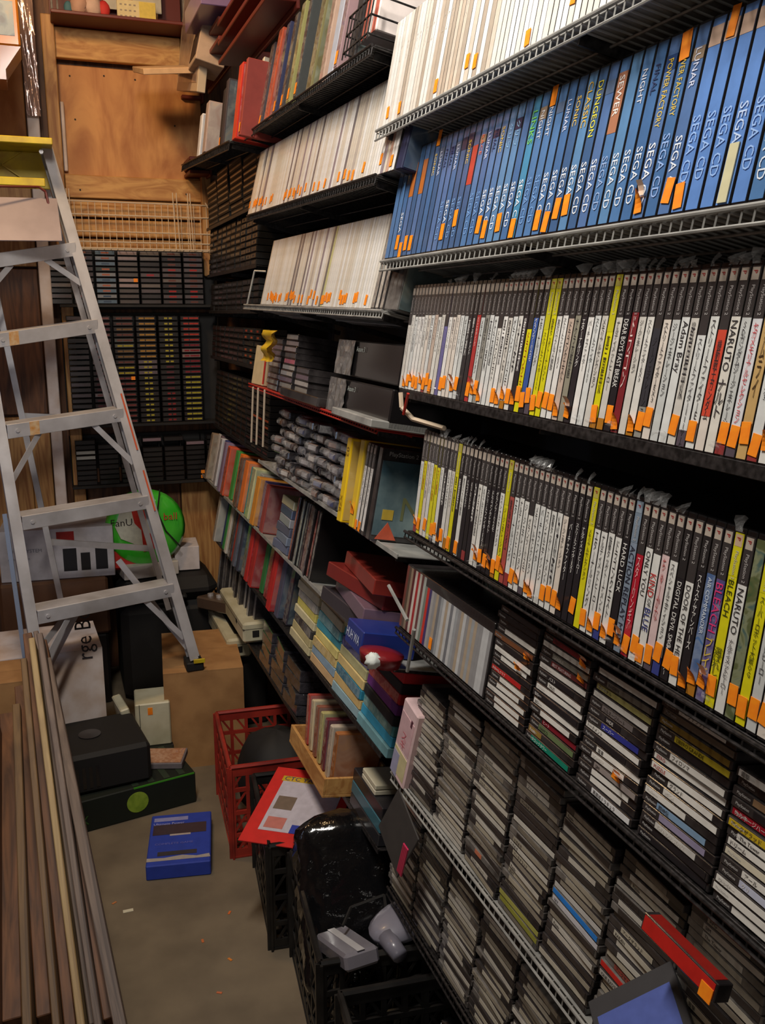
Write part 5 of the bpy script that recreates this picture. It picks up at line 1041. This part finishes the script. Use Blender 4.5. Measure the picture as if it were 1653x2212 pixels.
# glossy wrapped console sticking out of the crate
mb = MB(); rr = random.Random(4); nu, nv = 26, 30
def wf(a, b_):
    th_ = 2*math.pi*a; e = 4.5; c_, s_ = math.cos(th_), math.sin(th_)
    x = .115*math.copysign(abs(c_)**(2/e), c_); y = .055*math.copysign(abs(s_)**(2/e), s_)
    k = min(1, (min(b_, 1-b_)*9))**.5 if 0 < b_ < 1 else 0
    n_ = .005*math.sin(9*a*2*math.pi+11*b_)*math.sin(17*b_+3*a)+.002*math.sin(23*b_+31*a*2)
    return ((x+n_)*k, (y+n_)*k, .42*b_)
mb.grid(wf, nu, nv)
wc = obj('wrapped_console', mb, BAG, None, T(.545, 1.66, .07) @ R(-8, 'Z') @ R(-38, 'X'), smooth=True); tag(wc, 'large black console in shiny plastic wrap leaning out of the black crate', 'game console')
for k, (x, y, z, s) in enumerate(((.63, 1.62, .0075, .055), (.52, 1.60, .0075, .05))): blob('bagged_controller', (x, y, z), s, BAG, ['lumpy black bagged thing under the glossy console, right side', 'lumpy black bagged thing under the glossy console, left side'][k], 'bag', 40+k, 1.1, 1.1, 2.4, .3)
gu = boxat('grey_handset', (.50, 1.60, .25), (.075, .17, .035), R(6, 'Z') @ R(-20, 'X'), PLAST, (120, 116, 124), 'grey plastic unit with white stripe in the front black crate', 'electronics', .006); new('white_stripe', MB().box(-.008, .008, -.084, .084, .0352, .036).mesh('white_stripe', PLAST), gu, None, (190, 188, 190))
mb = MB(); k_pts = [(.50, 0), (.47, .02)]
gc = empty('game_controller', T(.62, 1.60, .285) @ R(25, 'Z') @ Matrix.Scale(1.35, 4)); obj('shell', MB().lathe([(0, 0), (.03, .001), (.048, .008), (.05, .016), (.04, .026), (.018, .031), (0, .032)], 20, Matrix.Diagonal((1.25, .8, 1, 1))), PLAST, gc, None, (128, 126, 138), True)
for sx in (-1, 1): obj('grip', MB().rod((sx*.045, -.01, .014), (sx*.056, -.05, .010), .015, 10, .012), PLAST, gc, None, (120, 118, 130), True)
obj('cord', MB().path([(0, .035, .015), (.02, .06, .02), (-.03, .085, .01), (-.07, .06, .01)], .0025, 5), RUBBER, gc)
for k in range(4): obj('button', MB().rod((.035+.009*math.cos(k*1.57), .009*math.sin(k*1.57), .026), (.035+.009*math.cos(k*1.57), .009*math.sin(k*1.57), .034), .004, 8), RUBBER, gc)
tag(gc, 'pale grey game controller with cord on the black crate contents', 'controller')
for k, (x, y) in enumerate(((.52, 1.36), (.62, 1.34), (.56, 1.22))): blob('bagged_controller', (x, y, .0075), .06, BAG, f"dark bagged accessory, {sn[k]} in the nearest crate at the bottom edge", 'bag', 60+k, 1, 1, 2.1, .3)
# planks leaning on the left
PL = [((104, 1440), (278, 2300), GREYWOOD, .026, 'grey weathered plank, rightmost of the leaning bundle'), ((97, 1400), (248, 2300), DARKWOOD, .020, 'dark thin plank, second from right in the leaning bundle'), ((90, 1385), (228, 2300), GREYWOOD, .016, 'grey plank, third from right in the leaning bundle'),
      ((82, 1380), (211, 2300), GREYWOOD, .014, 'thin grey plank in the middle of the leaning bundle'), ((73, 1395), (190, 2300), CREAMWOOD, .016, 'pale cream narrow plank in the leaning bundle'), ((64, 1385), (163, 2320), DARKWOOD, .024, 'dark plank left of the pale cream one'), ((56, 1440), (136, 2320), OLDWOOD, .016, 'yellowish narrow plank on the left side of the bundle'),
      ((48, 1500), (104, 2320), DARKWOOD, .03, 'wide reddish brown plank left of the yellowish one'), ((40, 1540), (68, 2320), OLDWOOD, .020, 'light brown plank with a straight edge near the left side'), ((20, 1560), (30, 2320), DARKWOOD, .04, 'dark brown plank near the left picture edge'), ((-14, 1580), (-16, 2320), DARKWOOD, .04, 'dark brown plank cut by the left picture edge')]
for k, (t_, b_, m_, w__, lb) in enumerate(PL):
    sh = .09*(k % 2); top = onY(*t_, 2.60+sh); bot = onZ(*b_, .02); bot.y += sh; zz = (top-bot); L_ = zz.length; zz.normalize(); xx = Vector((1, -.15, 0)); xx = (xx-zz*xx.dot(zz)).normalized(); yy = zz.cross(xx)
    M_ = Matrix(((xx.x, yy.x, zz.x, bot.x), (xx.y, yy.y, zz.y, bot.y), (xx.z, yy.z, zz.z, bot.z), (0, 0, 0, 1)))
    o = obj('wooden_plank', MB().cbox(-w__/2, w__/2, -.042, .042, .02*k % .05, L_, .002), m_, None, M_); tag(o, lb, 'plank', 'planks leaning at the left')
# top left: hanging yellow crate, clear cover post, shelf with cards
yc = onY(20, 60, 3.4); e = boxat('yellow_crate', (yc.x-.07, 3.45, yc.z-.06), (.20, .16, .34), R(0, 'Z'), PLAST, (176, 104, 22), 'orange-yellow plastic holder with pale pictures at the top left edge', 'holder', .006)
for z0, c in ((.19, (110, 106, 90)), (.03, (84, 84, 90))): new('picture_card', MB().box(.02, .085, -.0815, -.08, z0, z0+.10).mesh('picture_card', COVERART), e, None, c)
obj('tapered_foot', MB().prism([(-.1, 0), (.1, 0), (.05, -.07), (.05, -.10), (-.1, -.10)], .16, T(0, .08, 0) @ R(90, 'X')), PLAST, e, None, (120, 66, 14))
obj('wall_arm', MB().cbox(-.02, .02, .08, YB-3.47, .2, .23, .002), RACKR, e)
sb = empty('display_shelf', T(.37, YB-.04, 2.64)); obj('shelf_board', MB().cbox(-.26, .24, -.16, .03, -.012, .0, .002), RACKR, sb); obj('dark_back', MB().cbox(-.26, .24, .03, .035, -.01, .34, .001), RACKR, sb)
for x in (-.255, -.235, .225): obj('clear_edge', MB().rod((x, -.15, 0), (x, -.15, .34), .004, 6), CASEC, sb)
tag(sb, 'dark red display shelf above the pine board at the top left', 'shelf')
e = boxat('desk_calendar', (.425, YB-.13, 2.641), (.145, .012, .075), R(0, 'Z'), MATTE, (222, 206, 160), 'cream and yellow printed card standing on the dark display shelf', 'card', .001)
new('yellow_half', MB().box(.01, .071, -.0072, -.006, .002, .072).mesh('yellow_half', PRINT), e, None, (222, 196, 90))
for r in range(3):
    for c_ in range(4): new('grey_mark', cached('gm', lambda: MB().box(0, .008, -.0072, -.006, 0, .005).mesh('grey_mark', INK)), e, T(-.062+.017*c_, 0, .015+.02*r), (150, 136, 120))
for k, (x, z0, c, s, lb) in enumerate(((.215, 2.641, (190, 150, 130), .032, 'knobbly pink and cream plush lump, left on the display shelf'), (.262, 2.641, (206, 176, 160), .034, 'pinkish plush lump in the middle of the display shelf'), (.175, 2.641, (70, 110, 120), .016, 'small teal rounded toy on the display shelf'), (.305, 2.641, (196, 50, 46), .022, 'small red cone-shaped toy on the display shelf'))):
    blob('small_toy', (x, YB-.14+.012*(k % 2), z0+.0), s, MATTE, lb, 'toy', 70+k, 1, .7, 1.5 if k > 1 else 1.2, .35 if k < 2 else .1, c)
e = boxat('framed_picture', (.42, YB-.05, 2.70), (.22, .012, .12), R(0, 'Z'), MATTE, (196, 190, 176), 'grey-white framed box above the cream card at the top edge', 'frame', .001); new('red_centre', MB().box(-.06, .0, -.0075, -.006, .03, .1).mesh('red_centre', PRINT), e, None, (120, 40, 40)); obj('frame_prop', MB().cbox(.08, .095, -.006, .0, -.058, 0, .001), BOARD, e)
gl = obj('clear_tube_cover', MB().lathe([(.022, 0), (.022, .7)], 14, T(.045, YB-.16, 2.10)), CASEC, None, smooth=True); tag(gl, 'shiny clear plastic sheet rolled on the white post, upper left', 'plastic sheet')
bpy.data.objects.remove(gl)
ps_ = onY(62, 120, YB-.12); mb = MB(); mb.grid(lambda a, b_: (.0+.05*a, YB-.118-.006*math.sin(9*b_+3*a)-.004*math.sin(6*a*3+17*b_), 2.28+.5*b_), 8, 24)
n_ = len(mb.v); mb.v += [v+Vector((0, .001, 0)) for v in mb.v]; mb.f += [tuple(reversed([i+n_ for i in f])) for f in mb.f[:]]
o = obj('plastic_sheet', mb, mat('grey_film', (170, 140, 130), .12, metal=.3, coat=1, bump=.6, nscale=20), None, smooth=True); tag(o, 'shiny crinkled plastic film strip on the white post, upper left', 'plastic sheet')
o = obj('painted_daylight_strip', MB().bar(onY(10, 1110, 2.80), onY(62, 1480, 2.72), .012, .02, (1, 0, 0)), mat('painted_daylight_blue', (120, 130, 150), .4, metal=.3)); tag(o, 'thin bluish strip painted as daylight beside the ladder left rail', 'strip')  # strip stands in for blue daylight, its bluish tint is in the base colour
